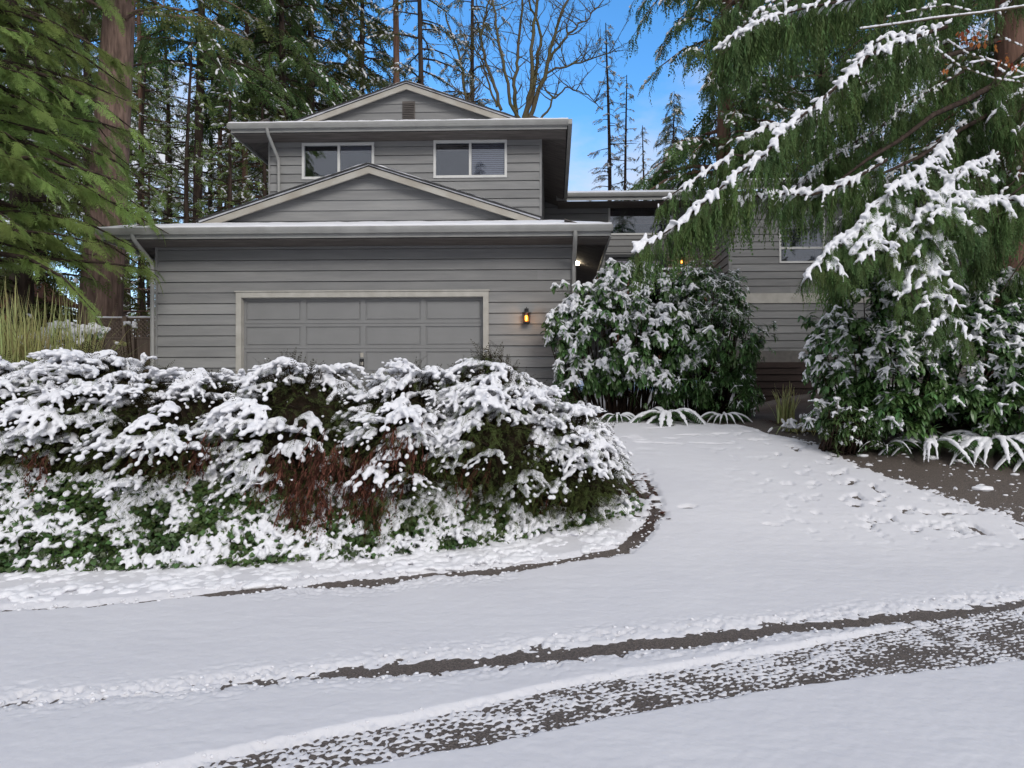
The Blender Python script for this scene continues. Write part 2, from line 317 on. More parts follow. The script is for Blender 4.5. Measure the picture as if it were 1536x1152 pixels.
# ================================================================ house
house=empty('house',(-4,15,1.45),'grey lap sided two storey house with garage, gables and snow dusted roofs','house')
def lapwall(name,p0,u,n,L,z0,z1,openings=(),ex=.22,lip=.026,zoff=0.0,tri=None,parent=None):
    """lap siding: wall from p0 along unit u, outward normal n; openings (a,b,za,zb); tri(z)->(a,b) clips a gable"""
    p0=np.asarray(p0,float);u=np.asarray(u,float);n=np.asarray(n,float); g=Geo(); rr=random.Random(len(name)+int(L*10))
    def P(a,z,o): return (p0[0]+u[0]*a+n[0]*o,p0[1]+u[1]*a+n[1]*o,z)
    k0=math.floor((z0-zoff)/ex)
    z=zoff+k0*ex
    while z<z1-1e-6:
        za,zb=max(z,z0),min(z+ex,z1); cuts=[za,zb]
        for o in openings:
            for c in o[2:4]:
                if za<c<zb: cuts.append(c)
        cuts=sorted(set(cuts)); var=rr.random()
        for c0,c1 in zip(cuts[:-1],cuts[1:]):
            mid=(c0+c1)/2; spans=[(0,L)]
            for o in openings:
                if o[2]<mid<o[3]:
                    ns=[]
                    for s in spans:
                        if o[1]<=s[0] or o[0]>=s[1]: ns.append(s)
                        else:
                            if o[0]>s[0]: ns.append((s[0],o[0]))
                            if o[1]<s[1]: ns.append((o[1],s[1]))
                    spans=ns
            o0=lip*(1-(c0-z)/ex)+.002; o1=lip*(1-(c1-z)/ex)+.002
            for s0,s1 in spans:
                # split boards at staggered butt joints
                js=[s0]; q=s0+rr.uniform(1.5,4.5) if not tri else 1e9
                while q<s1-.4: js.append(q); q+=rr.uniform(2.4,4.8)
                js.append(s1)
                for a,b in zip(js[:-1],js[1:]):
                    v2=min(1,max(0,var+rr.uniform(-.25,.25)))
                    a0,b0,a1,b1=a,b,a,b
                    if tri:
                        l0,r0=tri(c0);l1,r1=tri(c1); a0=max(a,l0);b0=min(b,r0);a1=max(a,l1);b1=min(b,r1)
                        if b0<=a0: continue
                        if b1<a1: a1=b1=(a1+b1)/2
                        a1=min(max(a1,a0),b0); b1=min(max(b1,a1),b0)
                    if abs(c1-(z+ex))<1e-6 and not tri:
                        cg=c1-.013; g.quad(P(a0,c0,o0),P(b0,c0,o0),P(b1,cg,o1),P(a1,cg,o1),v2); g.quad(P(a0,cg,o1),P(b0,cg,o1),P(b0,cg,-.03),P(a0,cg,-.03),v2); g.quad(P(a0,cg,-.03),P(b0,cg,-.03),P(b0,c1,-.03),P(a0,c1,-.03),v2)
                    else: g.quad(P(a0,c0,o0),P(b0,c0,o0),P(b1,c1,o1),P(a1,c1,o1),v2)
                    if abs(c0-z)<1e-6 or c0==z0: g.quad(P(a0,c0,-.03),P(b0,c0,-.03),P(b0,c0,o0),P(a0,c0,o0),v2)
        z+=ex
    return g.build(name,SIDING,parent or house)
def backing(name,x0,x1,y0,y1,z0,z1):
    pass
YW=13.8                                     # garage front plane
gl=W(235,500,YW)[0]; gr=W(862,500,YW)[0]
dl=W(363,500,YW)[0]; dr=W(725,500,YW)[0]; dtop=W(540,446,YW)[2]
zb0=1.2
YE=13.15
e0=W(150,350,YE); e1=W(917,347,YE); ze=(e0[2]+e1[2])/2+.10    # eave top
def roof(xa,xb,ya,yb,zt,s,b,front_rake,wall_lip,tagname,fr_siding_z):
    """dutch gable roof: hip skirt at the front, gablet set back b"""
    xc=(xa+xb)/2; zr=zt+s*(xb-xa)/2; th=.11
    g=Geo()
    g.slab([(xa,ya,zt),(xb,ya,zt),(xb-b,ya+b,zt+s*b),(xa+b,ya+b,zt+s*b)],th)
    g.slab([(xa,ya,zt),(xa+b,ya+b,zt+s*b),(xa+b,yb,zt+s*b),(xa,yb,zt)],th)
    g.slab([(xb,ya,zt),(xb,yb,zt),(xb-b,yb,zt+s*b),(xb-b,ya+b,zt+s*b)],th)
    yf=ya+b-front_rake
    g.slab([(xa+b,yf,zt+s*b),(xc,yf,zr),(xc,yb,zr),(xa+b,yb,zt+s*b)],.09)
    g.slab([(xc,yf,zr),(xb-b,yf,zt+s*b),(xb-b,yb,zt+s*b),(xc,yb,zr)],.09)
    ro=g.build('roof',SHING,house)
    # soffit lining under the side eaves
    o=.135
    for sx,A,B in((1,xa,xa+b),(-1,xb,xb-b)):
        k=.9; g=Geo()
        P0=np.array((A+sx*.03,ya+.05,zt-o)); P1=np.array((A+sx*k,ya+.05,zt-o+s*(k-.03))); 
        n=int((yb-ya)/.14)
        for q in range(n):
            y0=ya+.05+q*(yb-ya-.05)/n; y1=ya+.05+(q+.93)*(yb-ya-.05)/n
            g.slab([(P0[0],y0,P0[2]),(P1[0],y0,P1[2]),(P1[0],y1,P1[2]),(P0[0],y1,P0[2])],.015)
        g.build('soffit',SOFFIT,house)
    # rake boards
    g=Geo(); D=.045; H=.165
    for sx in(1,-1):
        a=np.array((xa+b-.02,yf-D/2-.003,zt+s*b-.10)) if sx>0 else np.array((xb-b+.02,yf-D/2-.003,zt+s*b-.10))
        c=np.array((xc,yf-D/2-.003,zr-.10)); dv=np.array((0,0,H/2+.0))
        g.add([a-dv,c-dv,c+dv*.6,a+dv*.6,a-dv+(0,D,0),c-dv+(0,D,0),c+dv*.6+(0,D,0),a+dv*.6+(0,D,0)],[[0,1,2,3],[4,7,6,5],[0,4,5,1],[3,2,6,7],[1,5,6,2],[0,3,7,4]])
    g.build('rake_board',CREAM,house)
    g=Geo()
    for sx in(1,-1):
        a=np.array((xa+b-.05 if sx>0 else xb-b+.05,yf-.05,zt+s*b+.005)); c=np.array((xc,yf-.05,zr+.005)); g.beam(a,c,.06,.035)
    g.build('drip_edge',SHING,house)
    # snow lying on the roof planes: lumpy edge, thin
    g=Geo(); rr=np.random.default_rng(int(xb*10+77))
    def snowsheet(p00,p10,p11,p01,nu,nv,th_):
        U,V=np.meshgrid(np.linspace(0,1,nu),np.linspace(0,1,nv),indexing='ij')
        P=(np.array(p00)*(1-U)[...,None]*(1-V)[...,None]+np.array(p10)*U[...,None]*(1-V)[...,None]+np.array(p11)*U[...,None]*V[...,None]+np.array(p01)*(1-U)[...,None]*V[...,None])
        nz_=fbm(P[...,0]*4+P[...,2],P[...,1]*4,3); edge=np.clip(np.minimum(V,1-V)*nv/2.0,0,1)**.5
        Q=P.copy(); Q[...,2]+=.004+edge*th_*(.65+.7*nz_); 
        m_=nv; i=np.arange(nu-1)[:,None]*m_; j=np.arange(nv-1)[None]; f=np.stack([i+j,i+m_+j,i+m_+j+1,i+j+1],-1).reshape(-1,4)
        g.add(Q.reshape(-1,3),f)
    fo=.05
    snowsheet((xa,ya-fo,zt),(xb,ya-fo,zt),(xb-b,ya+b,zt+s*b),(xa+b,ya+b,zt+s*b),160,14,.042)
    snowsheet((xa+b,yf-.04,zt+s*b),(xa+b,yb,zt+s*b),(xc,yb,zr),(xc,yf-.04,zr),90,30,.05)
    snowsheet((xb-b,yf-.04,zt+s*b),(xb-b,yb,zt+s*b),(xc,yb,zr),(xc,yf-.04,zr),90,30,.05)
    snowsheet((xa,ya,zt),(xa,yb,zt),(xa+b,yb,zt+s*b),(xa+b,ya+b,zt+s*b),60,8,.05)
    snowsheet((xb,ya,zt),(xb,yb,zt),(xb-b,yb,zt+s*b),(xb-b,ya+b,zt+s*b),60,8,.05)
    # rims: rounded beads of snow along rakes and eave
    def bead(a,c,r):
        n=int(np.linalg.norm(np.subtract(c,a))/.06); t=np.linspace(0,1,n)[:,None]; P=np.array(a)*(1-t)+np.array(c)*t
        rad=r*(.55+.8*fbm(P[:,0]*5+3,P[:,1]*5+P[:,2],3)); P[:,2]+=rad*.35; g.tube(P,rad,7)
    bead((xa+b,yf-.03,zt+s*b),(xc,yf-.03,zr),.034); bead((xc,yf-.03,zr),(xb-b,yf-.03,zt+s*b),.034)
    bead((xa,ya-.06,zt-.008),(xb,ya-.06,zt-.008),.034)
    g.build('roof_snow',SNOW,house,True)
    # gablet wall
    hw=(xb-xa)/2-b
    lapwall('gable_wall',(xa+b,ya+b,0),(1,0,0),(0,-1,0),2*hw,zt+s*b-.12,zr-.09,zoff=fr_siding_z,tri=lambda z:((z-(zt+s*b-.09))/s if z>zt+s*b-.09 else 0,2*hw-((z-(zt+s*b-.09))/s if z>zt+s*b-.09 else 0)))
    return xc,zr,yf
def gutter(xa,xb,y,z,parent=house,ya=None):
    """open trough with a rolled lip, along x"""
    g=Geo(); prof=[(0,0),(0,-.115),(-.075,-.115),(-.105,-.06),(-.118,-.02),(-.118,0),(-.104,0),(-.104,-.018),(-.07,-.103),(-.01,-.103),(-.01,0)]
    n=len(prof); V=[(xa,y+p[0],z+p[1]) for p in prof]+[(xb,y+p[0],z+p[1]) for p in prof]
    g.add(V,[[k,(k+1)%n,n+(k+1)%n,n+k] for k in range(n)])
    for x in(xa,xb):   # end caps
        g.slab([(x-.004,y,z),(x+.004,y,z),(x+.004,y-.118,z),(x-.004,y-.118,z)],.112)
    return g.build('gutter',GUTTER,parent)
def spout(pts,r=.042):
    g=Geo(); P=[np.array(p,float) for p in pts]
    Q=[]
    for k,p in enumerate(P):
        if 0<k<len(P)-1:
            a=norm(P[k-1]-p)*.07; b=norm(P[k+1]-p)*.07; Q+= [p+a,p+a*.3+b*.3,p+b]
        else: Q.append(p)
    g.tube(Q,r,8); return g.build('downspout',GUTTER,house,True)
# garage block
lapwall('garage_wall',(gl,YW,0),(1,0,0),(0,-1,0),gr-gl,zb0,ze-.02,[(dl-gl-.11,dr-gl+.11,zb0,dtop+.11)],zoff=dtop+.11)
lapwall('garage_wall',(gr,YW,0),(0,1,0),(1,0,0),7.0,zb0,ze+.15,zoff=dtop+.11)
lapwall('garage_wall',(gl,YW+7.0,0),(0,-1,0),(-1,0,0),7.0,zb0,ze+.15,zoff=dtop+.11)
g=Geo(); g.box(gl-.012,gl+.03,YW-.035,YW+.10,zb0,ze-.05); g.build('corner_board',SIDING,house); g=Geo(); g.box(gr-.03,gr+.026,YW-.030,YW+.10,zb0,ze-.05); g.build('corner_board',SIDING,house)
xc,zr,yf=roof(e0[0],e1[0],YE,20.0,ze,.325,1.38,.22,.02,'g',dtop)
gutter(e0[0]-.02,e1[0]+.02,YE-.004,ze-.012)
g=Geo(); g.box(e0[0]+.02,e1[0]-.02,YE-.0,YE+.03,ze-.20,ze-.115); 
g.box(e0[0]-.0,e0[0]+.035,YE+.035,19.9,ze-.22,ze-.02); g.box(e1[0]-.035,e1[0]-.0,YE+.035,19.9,ze-.22,ze-.02); g.build('fascia',GUTTER,house)
g=Geo(); g.slab([(e0[0]+.05,YE+.04,ze-.21),(e1[0]-.05,YE+.04,ze-.21),(e1[0]-.05,YW+.0,ze-.205),(e0[0]+.05,YW+.0,ze-.205)],.015); g.build('soffit',SOFFIT,house)
p=W(198,352,YE-.05); q=W(234,385,YW-.07)
spout([(p[0],YE-.06,ze-.12),(p[0]+.02,YE-.03,ze-.22),(gl-.04,YW-.08,ze-.55),(gl-.04,YW-.08,1.5)])
p=W(863,352,YE-.05)
spout([(p[0],YE-.06,ze-.12),(p[0],YE-.06,ze-.25),(gr-.02,YW-.08,ze-.62),(gr-.02,YW-.08,1.5)])
# garage door: trim, four rows of four raised panels
door=Geo(); y0=YW+.10; z0=1.40
rows=4; 
sec=[dtop-.0, W(540,484,YW)[2], W(540,522,YW)[2], W(540,562,YW)[2], z0]
gd=empty('garage_door',((dl+dr)/2,y0,z0),None,None); gd.parent=house; gd.location=((dl+dr)/2+4,y0-15,z0-1.45)
door.box(dl,dr,y0+.012,y0+.05,z0,dtop)
cols=[dl+ (dr-dl)*k/4 for k in range(5)]
for r in range(4):
    zt_,zb_=sec[r],sec[r+1]
    if r: door.box(dl+.002,dr-.002,y0-.002,y0+.013,zt_-.012,zt_-.004)
    zt2=zt_-.013 if r else zt_
    # stiles and rails standing proud of the recessed panels
    door.box(dl,dr,y0-.008,y0+.012,zt2-.055,zt2-.0005); door.box(dl,dr,y0-.008,y0+.012,zb_,zb_+.055)
    for c in range(5):
        a=cols[c]-(.05 if c else 0); b=cols[c]+(.05 if c<4 else 0)
        door.box(max(a,dl),min(b,dr),y0-.0075,y0+.0125,zb_+.055,zt2-.055)
    for c in range(4):
        door.box(cols[c]+.085,cols[c+1]-.085,y0-.003,y0+.012,zb_+.09,zt2-.09)
do=door.build('door_panel',DOORM,gd)
g=Geo(); hx=W(541,545,YW)[0]; hz=W(541,545,YW)[2]
g.box(hx-.045,hx+.045,y0-.018,y0-.008,hz-.10,hz+.10); g.tube([(hx,y0-.018,hz-.06),(hx,y0-.06,hz-.05),(hx,y0-.06,hz+.05),(hx,y0-.018,hz+.06)],.013,8); g.build('handle',BLACKM,gd)
g=Geo(); g.box(hx-.03,hx+.03,y0-.026,y0-.019,hz-.035,hz+.035); g.build('handle_plate',CREAM,gd); g=Geo(); g.box(hx-.03,hx+.03,y0-.016,y0-.008,hz+.13,hz+.22);g.build('handle_plate',CREAM,gd)
g=Geo()
for a,b in((dl-.11,dl),(dr,dr+.11)): g.box(a,b,YW-.045,YW+.15,zb0,dtop)
g.box(dl-.11,dr+.11,YW-.045,YW+.15,dtop,dtop+.11); g.box(dl-.13,dr+.13,YW-.065,YW-.0,dtop+.111,dtop+.135)
g.build('door_trim',TRIM,house)
# upper storey
YU=17.0; YUE=16.4
ul=W(404,250,YU)[0]; ur=W(811,250,YU)[0]
f0=W(345,190,YUE); f1=W(852,185,YUE); zu=(f0[2]+f1[2])/2+.06
wins=[]
for (a,b,t_,bt) in((454,561,216,268),(651,760,212,266)):
    A=W(a,t_,YU);B=W(b,bt,YU); wins.append((A[0],B[0],B[2],A[2]))
zsh=dtop+.11
lapwall('upper_wall',(ul,YU,0),(1,0,0),(0,-1,0),ur-ul,3.5,zu-.02,[(w[0]-ul,w[1]-ul,w[2],w[3]) for w in wins],zoff=zsh)
lapwall('upper_wall',(ur,YU,0),(0,1,0),(1,0,0),7.2,3.5,zu+.2,zoff=zsh)
lapwall('upper_wall',(ul,YU+7.2,0),(0,-1,0),(-1,0,0),7.2,3.5,zu+.2,zoff=zsh)
g=Geo(); g.box(ur-.03,ur+.026,YU-.030,YU+.10,4.6,zu-.05); g.build('corner_board',SIDING,house); g=Geo(); g.box(ul-.012,ul+.03,YU-.032,YU+.10,4.6,zu-.05); g.build('corner_board',SIDING,house)
xc2,zr2,yf2=roof(f0[0],f1[0],YUE,24.6,zu,.35,1.18,.2,.02,'u',zsh)
gutter(f0[0]-.02,f1[0]+.02,YUE-.004,zu-.012)
g=Geo(); g.box(f0[0]+.02,f1[0]-.02,YUE,YUE+.03,zu-.20,zu-.115); g.box(f0[0]-.0,f0[0]+.035,YUE+.035,24.5,zu-.22,zu-.02); g.build('fascia',GUTTER,house)
g=Geo(); g.box(f1[0]-.0,f1[0]+.10,YUE-.118,24.5,zu-.13,zu-.012); g.build('gutter',GUTTER,house)
g=Geo(); g.slab([(f0[0]+.05,YUE+.04,zu-.21),(f1[0]-.05,YUE+.04,zu-.21),(f1[0]-.05,YU,zu-.205),(f0[0]+.05,YU,zu-.205)],.015); g.build('soffit',SOFFIT,house)
p=W(402,195,YUE); p2=W(418,240,YU-.08); p3=W(419,310,YU-.08)
spout([(p[0],YUE-.06,zu-.11),(p[0],YUE-.03,zu-.22),(p2[0],YU-.09,p2[2]),(p3[0],YU-.09,p3[2]-.3)])
# gable louvre
A=W(604,153,YUE+1.18);B=W(623,180,YUE+1.18)
g=Geo(); g.box(A[0],B[0],YUE+1.14,YUE+1.155,B[2],A[2])
k=B[2]
while k<A[2]-.03: g.slab([(A[0]+.02,YUE+1.105,k),(B[0]-.02,YUE+1.105,k),(B[0]-.02,YUE+1.14,k+.03),(A[0]+.02,YUE+1.14,k+.03)],.008); k+=.045
g.build('gable_vent',SOFFIT,house)
def window(x0,x1,z0,z1,y,panes,blinds,fw=.05,fr=WHITEF):
    w=empty('window',(0,0,0),None,None); w.parent=house; w.location=((x0+x1)/2+4,y-15,z0-1.45)
    g=Geo(); a=.035
    g.box(x0-.01,x1+.01,y-a,y+.06,z1-fw,z1+.01); g.box(x0-.01,x1+.01,y-a-.012,y+.06,z0-.012,z0+fw)
    g.box(x0-.01,x0+fw,y-a,y+.06,z0+fw,z1-fw); g.box(x1-fw,x1+.01,y-a,y+.06,z0+fw,z1-fw)
    xs=[x0+fw]+[x0+(x1-x0)*p for p in panes]+[x1-fw]
    for q in xs[1:-1]: g.box(q-.03,q+.03,y-a+.006,y+.055,z0+fw,z1-fw)
    g.build('frame',fr,w)
    for k in range(len(xs)-1):
        l=xs[k]+(.03 if k else 0); r=xs[k+1]-(.03 if k<len(xs)-2 else 0)
        g=Geo(); g.box(l,r,y+.005,y+.011,z0+fw,z1-fw); g.build('pane',GLASS,w)
        if blinds[k]:
            bm,lo=blinds[k]; g=Geo(); n=max(3,int((z1-z0-2*fw)*(1-lo)/.05)); zlo=z0+fw+(z1-z0-2*fw)*lo
            for q in range(n):
                zz=zlo+(z1-fw-zlo)*q/n; g.slab([(l,y+.09,zz+.006),(r,y+.09,zz+.006),(r,y+.11,zz+.05),(l,y+.11,zz+.05)],.003)
            g.build('blind',bm,w)
    g=Geo(); g.box(x0,x1,y+.8,y+.82,z0-.3,z1+.1); g.box(x0-.05,x0-.02,y+.07,y+.8,z0-.3,z1+.1); g.box(x1+.02,x1+.05,y+.07,y+.8,z0-.3,z1+.1); g.box(x0,x1,y+.07,y+.8,z1+.04,z1+.08);g.box(x0,x1,y+.07,y+.8,z0-.08,z0-.04)
    g.build('room_interior',DARKIN,w); return w
window(*wins[0][:2],wins[0][2],wins[0][3],YU,[.51],[None,(BLIND,.86)])
window(*wins[1][:2],wins[1][2],wins[1][3],YU,[.50],[(BLINDB,.80),(BLIND,.0)])
# right wing: entry wall, projecting wing
YB=23.1; YP=20.5
xb0=ur-.3; xb1=W(1066,360,YB)[0]; zbe=W(950,296,YB-.8)[2]
A=W(913,308,YB);B=W(994,352,YB); bw=(A[0],B[0]+.35,B[2],A[2])
D0=W(908,382,YB); D1=W(1001,382,YB); dk=4.62
lapwall('entry_wall',(xb0,YB,0),(1,0,0),(0,-1,0),xb1-xb0,2.5,zbe+.1,[(bw[0]-xb0,bw[1]-xb0,bw[2],bw[3]),(D0[0]-xb0,D1[0]-xb0,dk,D0[2])],zoff=zsh)
window(bw[0],bw[1],bw[2],bw[3],YB,[],[(BLINDB,.38)])
xp0=W(1094,340,YP)[0]; xp1=W(1640,300,YP)[0]; zpe=W(1200,280,YP-.6)[2]+.08
lapwall('wing_wall',(xp0,YB+.5,0),(0,-1,0),(-1,0,0),YB+.5-YP,2.5,zpe+.1,zoff=zsh,ex=.245)
A=W(1169,318,YP);B=W(1236,394,YP); pw=(A[0],B[0],B[2],A[2])
zband0=W(1170,455,YP)[2]; zband1=W(1170,440,YP)[2]
lapwall('wing_wall',(xp0,YP,0),(1,0,0),(0,-1,0),xp1-xp0,zband1,zpe,[(pw[0]-xp0,pw[1]-xp0,pw[2],pw[3])],zoff=zband1)
lapwall('wing_wall',(xp0,YP,0),(1,0,0),(0,-1,0),xp1-xp0,W(1170,526,YP)[2],zband0,zoff=zband0)
g=Geo(); g.box(xp0-.02,xp1,YP-.04,YP+.1,zband0+.002,zband1-.002); g.build('trim_band',TRIM,house)
g=Geo(); g.box(xp0-.0,xp1,YP-.012,YP+.1,1.2,W(1170,526,YP)[2]-.002); g.build('foundation',CONC,house)
g=Geo(); g.box(xp0-.028,xp0+.07,YP-.034,YP+.06,zband1,zpe); g.build('corner_board',SIDING,house)
wv=W(1132,512,YP); g=Geo(); g.box(wv[0]-.22,wv[0]+.22,YP-.05,YP-.022,wv[2]-.09,wv[2]+.09)
for k in range(5): g.slab([(wv[0]-.2,YP-.07,wv[2]-.08+k*.035),(wv[0]+.2,YP-.07,wv[2]-.08+k*.035),(wv[0]+.2,YP-.05,wv[2]-.06+k*.035),(wv[0]-.2,YP-.05,wv[2]-.06+k*.035)],.005)
g.build('crawlspace_vent',BLACKM,house)
w=window(pw[0],pw[1],pw[2],pw[3],YP,[],[(BLINDB,.7)],.045)
g=Geo(); zz=W(1200,372,YP)[2]; g.box(pw[0]+.05,pw[1]-.05,YP-.022,YP+.05,zz-.03,zz+.03); g.build('meeting_rail',WHITEF,w)
# roofs of the right wing: low pitch planes seen edge on
def shed(x0,x1,ya,yb,z,s):
    g=Geo(); g.slab([(x0,ya,z),(x1,ya,z),(x1,yb,z+s*(yb-ya)),(x0,yb,z+s*(yb-ya))],.14); g.build('roof',SHING,house)
    g=Geo(); g.box(x0,x1,ya-.03,ya-.002,z-.22,z-.01); g.build('fascia',GUTTER,house)
    gutter(x0,x1,ya-.035,z-.005)
    n=int((x1-x0)/.08); U,V=np.meshgrid(np.linspace(x0,x1,n),np.linspace(0,1,12),indexing='ij')
    Z=z+.005+s*V*(yb-ya)+np.clip(V*10,0,1)**.4*.075*(.6+.8*fbm(U*3,V*30,3)); Yy=ya-.09+V*(yb-ya)
    i=np.arange(n-1)[:,None]*12; j=np.arange(11)[None]; g=Geo(); g.add(np.stack([U,Yy,Z],-1).reshape(-1,3),np.stack([i+j,i+12+j,i+13+j,i+j+1],-1).reshape(-1,4)); g.build('roof_snow',SNOW,house,True)
shed(f1[0]-.25,xp0-.0,YB-.9,YB+5,zbe+.10,.30)
shed(xp0-.6,xp1+1,YP-.65,YP+8,zpe+.06,.32)
g=Geo(); g.slab([(f1[0]-.2,YB-.86,zbe-.13),(xp0-.1,YB-.86,zbe-.13),(xp0-.1,YB,zbe-.10),(f1[0]-.2,YB,zbe-.10)],.02); g.build('soffit',SOFFIT,house)
# entry doors with leaded lights
ed=empty('entry_door',(0,0,0),None,None); ed.parent=house; ed.location=((D0[0]+D1[0])/2+4,YB-15,dk-1.45)
g=Geo(); x0,x1,zt_=D0[0],D1[0],D0[2]
g.box(x0,x0+.10,YB-.05,YB+.1,dk,zt_-.1); g.box(x1-.10,x1,YB-.05,YB+.1,dk,zt_-.1); g.box(x0,x1,YB-.05,YB+.1,zt_-.1,zt_); g.box((x0+x1)/2-.02,(x0+x1)/2+.02,YB-.03,YB+.1,dk,zt_-.1); g.build('door_frame',DKDOOR,ed)
for a,b in((x0+.10,(x0+x1)/2-.02),((x0+x1)/2+.02,x1-.10)):
    g=Geo(); g.box(a,b,YB+.02,YB+.06,dk+.02,zt_-.102)
    g.box(a+.09,b-.09,YB+.012,YB+.021,dk+.25,zt_-1.0); d=g.build('door_leaf',DKDOOR,ed)
    g=Geo()
    for k in range(4):
        q=a+.12+(b-a-.24)*k/4; g.box(q+.015,q+(b-a-.24)/4-.015,YB+.012,YB+.018,zt_-.85,zt_-.22)
    g.build('door_glass',BLIND,ed)
# porch deck with rail capped in snow
porch=empty('porch_deck',((gr+xp0)/2,21.5,1.6),'dark brown raised entry deck with snow capped railing behind the middle shrubs','deck')
g=Geo(); dx0,dx1=gr+.15,xp0-.05
k=YP-.2
while k<YB-.12: g.box(dx0,dx1,k,k+.13,dk-.04,dk); k+=.14
g.build('deck_board',DECKW,porch)
g=Geo(); g.box(dx0,dx1,YP-.26,YP-.21,dk-.28,dk-.045); g.build('rim_joist',DECKW,porch)
zrail=W(950,404,YP-.25)[2]
g=Geo(); g.box(dx0,dx1-.7,YP-.32,YP-.16,zrail-.07,zrail-.03); g.box(dx0,dx1-.7,YP-.27,YP-.22,dk+.10,dk+.16); g.build('rail',DECKW,porch)
n=int((dx1-.7-dx0)/.13); g=Geo()
for q in range(n): g.box(dx0+.05+q*.13,dx0+.09+q*.13,YP-.265,YP-.225,dk+.16,zrail-.07)
g.build('balusters',REDW,porch)
for q in(0,.33,.66,1): g=Geo(); xx=dx0+.05+(dx1-.8-dx0)*q; g.box(xx-.05,xx+.05,YP-.325,YP-.215,1.3,zrail-.072); g.build('post',REDW,porch)
g=Geo(); t=np.linspace(dx0,dx1-.7,90); P=np.stack([t,np.full(90,YP-.24),zrail-.02+.02*fbm(t*6,t*0,2)],-1); g.tube(P,.045+.03*fbm(t*5+9,t*0,2),7); g.build('snow',SNOW,porch,True)
# steps up to the wing
st=empty('wooden_steps',(W(1165,600,18)[0],17.5,1.5),'dark wet wooden steps climbing between the rhododendrons to the house','steps')
sx0=W(1118,570,18)[0]; sx1=W(1225,570,18)[0]
ys=[17.0,17.42,17.84,18.26,18.68,19.1]
for k in range(6):
    z=1.72+.20*k
    g=Geo(); g.box(sx0,sx1,ys[k]-.03,ys[k]+.40,z-.04,z); g.build('tread',DECKW,st)
    g=Geo(); g.box(sx0+.03,sx1-.03,ys[k]+.02,ys[k]+.05,z-.20,z-.042); g.build('riser',DECKW,st)
g=Geo(); g.box(sx0-.5,sx1+.6,19.5,YP-.02,2.55,2.86); g.build('landing',DECKW,st)
# lanterns
def lantern(px,py,y,s,label):
    p=W(px,py,y); e=empty('wall_lantern',(p[0],y,p[2]),label,'lantern','amber wall lanterns on the grey siding')
    x,z=p[0],p[2]; yc=y-.13*s
    g=Geo(); g.box(x-.045*s,x+.045*s,y-.045,y-.02,z+.02*s,z+.22*s); g.tube([(x,y-.04,z+.17*s),(x,yc+.04*s,z+.24*s),(x,yc,z+.20*s),(x,yc,z+.12*s)],.009*s,6); g.build('bracket',BLACKM,e)
    g=Geo(); r=.10*s
    g.tube([(x,yc,z+.135*s),(x,yc,z+.115*s),(x,yc,z+.10*s)],[.03*s,.10*s,.105*s],10)
    g.tube([(x,yc,z-.10*s),(x,yc,z-.115*s)],[.085*s,.08*s],10)
    for a in range(6): c,s2=math.cos(a*PI/3),math.sin(a*PI/3); g.tube([(x+c*.072*s,yc+s2*.072*s,z-.10*s),(x+c*.085*s,yc+s2*.085*s,z+.10*s)],.006*s,4)
    g.build('cage',BLACKM,e)
    g=Geo(); g.tube([(x,yc,z-.09*s),(x,yc,z+.09*s)],[.064*s,.074*s],12); g.build('glass_shade',AMBGL,e,True)
    g=Geo(); g.tube([(x,yc,z-.07*s),(x,yc,z-.05*s),(x,yc,z+.035*s),(x,yc,z+.06*s)],[.015*s,.046*s,.046*s,.012*s],10); g.build('bulb',AMBER,e,True)
    l=bpy.data.lights.new('lantern_light','POINT'); l.energy=2*s; l.color=(1,.5,.15); l.shadow_soft_size=.05; lo=bpy.data.objects.new('lantern_light',l); COL.objects.link(lo); lo.parent=e; lo.location=(0,-.30*s,-.02)
lantern(790,478,YW,.92,'small black wall lantern glowing amber right of the garage door')
lantern(1021,393,YB,1.05,'amber lantern on the entry wall right of the dark double doors')
p=W(866,395,16.5); e=empty('bare_bulb_lamp',(gr+.08,16.5,p[2]),'bright bare white bulb lamp under the right garage eave','lamp')
g=Geo(); g.tube([(gr+.0,16.5,p[2]+.12),(gr+.06,16.5,p[2]+.12)],.06,10); g.tube([(gr+.06,16.5,p[2]+.12),(gr+.14,16.5,p[2]+.09),(gr+.15,16.5,p[2]+.05)],.02,8); g.build('lamp_holder',BLACKM,e)
g=Geo(); g.tube([(gr+.15,16.5,p[2]+.05),(gr+.15,16.5,p[2]+.02),(gr+.15,16.5,p[2]-.03),(gr+.15,16.5,p[2]-.05)],[.02,.05,.05,.015],10); g.build('bulb',BULB,e,True)
# little white plate with two dark dots
p=W(842,467,YW); e=empty('wall_plate',(p[0],YW,p[2]),'small pale wall plate with two dark dots at the garage corner','plate')
g=Geo(); g.box(p[0]-.05,p[0]+.05,YW-.045,YW-.02,p[2]-.085,p[2]+.085); g.build('plate',WHITEF,e)
g=Geo(); 
for dz in(-.033,.033): g.tube([(p[0],YW-.046,p[2]+dz),(p[0],YW-.050,p[2]+dz)],.02,10)
g.build('dots',BLACKM,e)
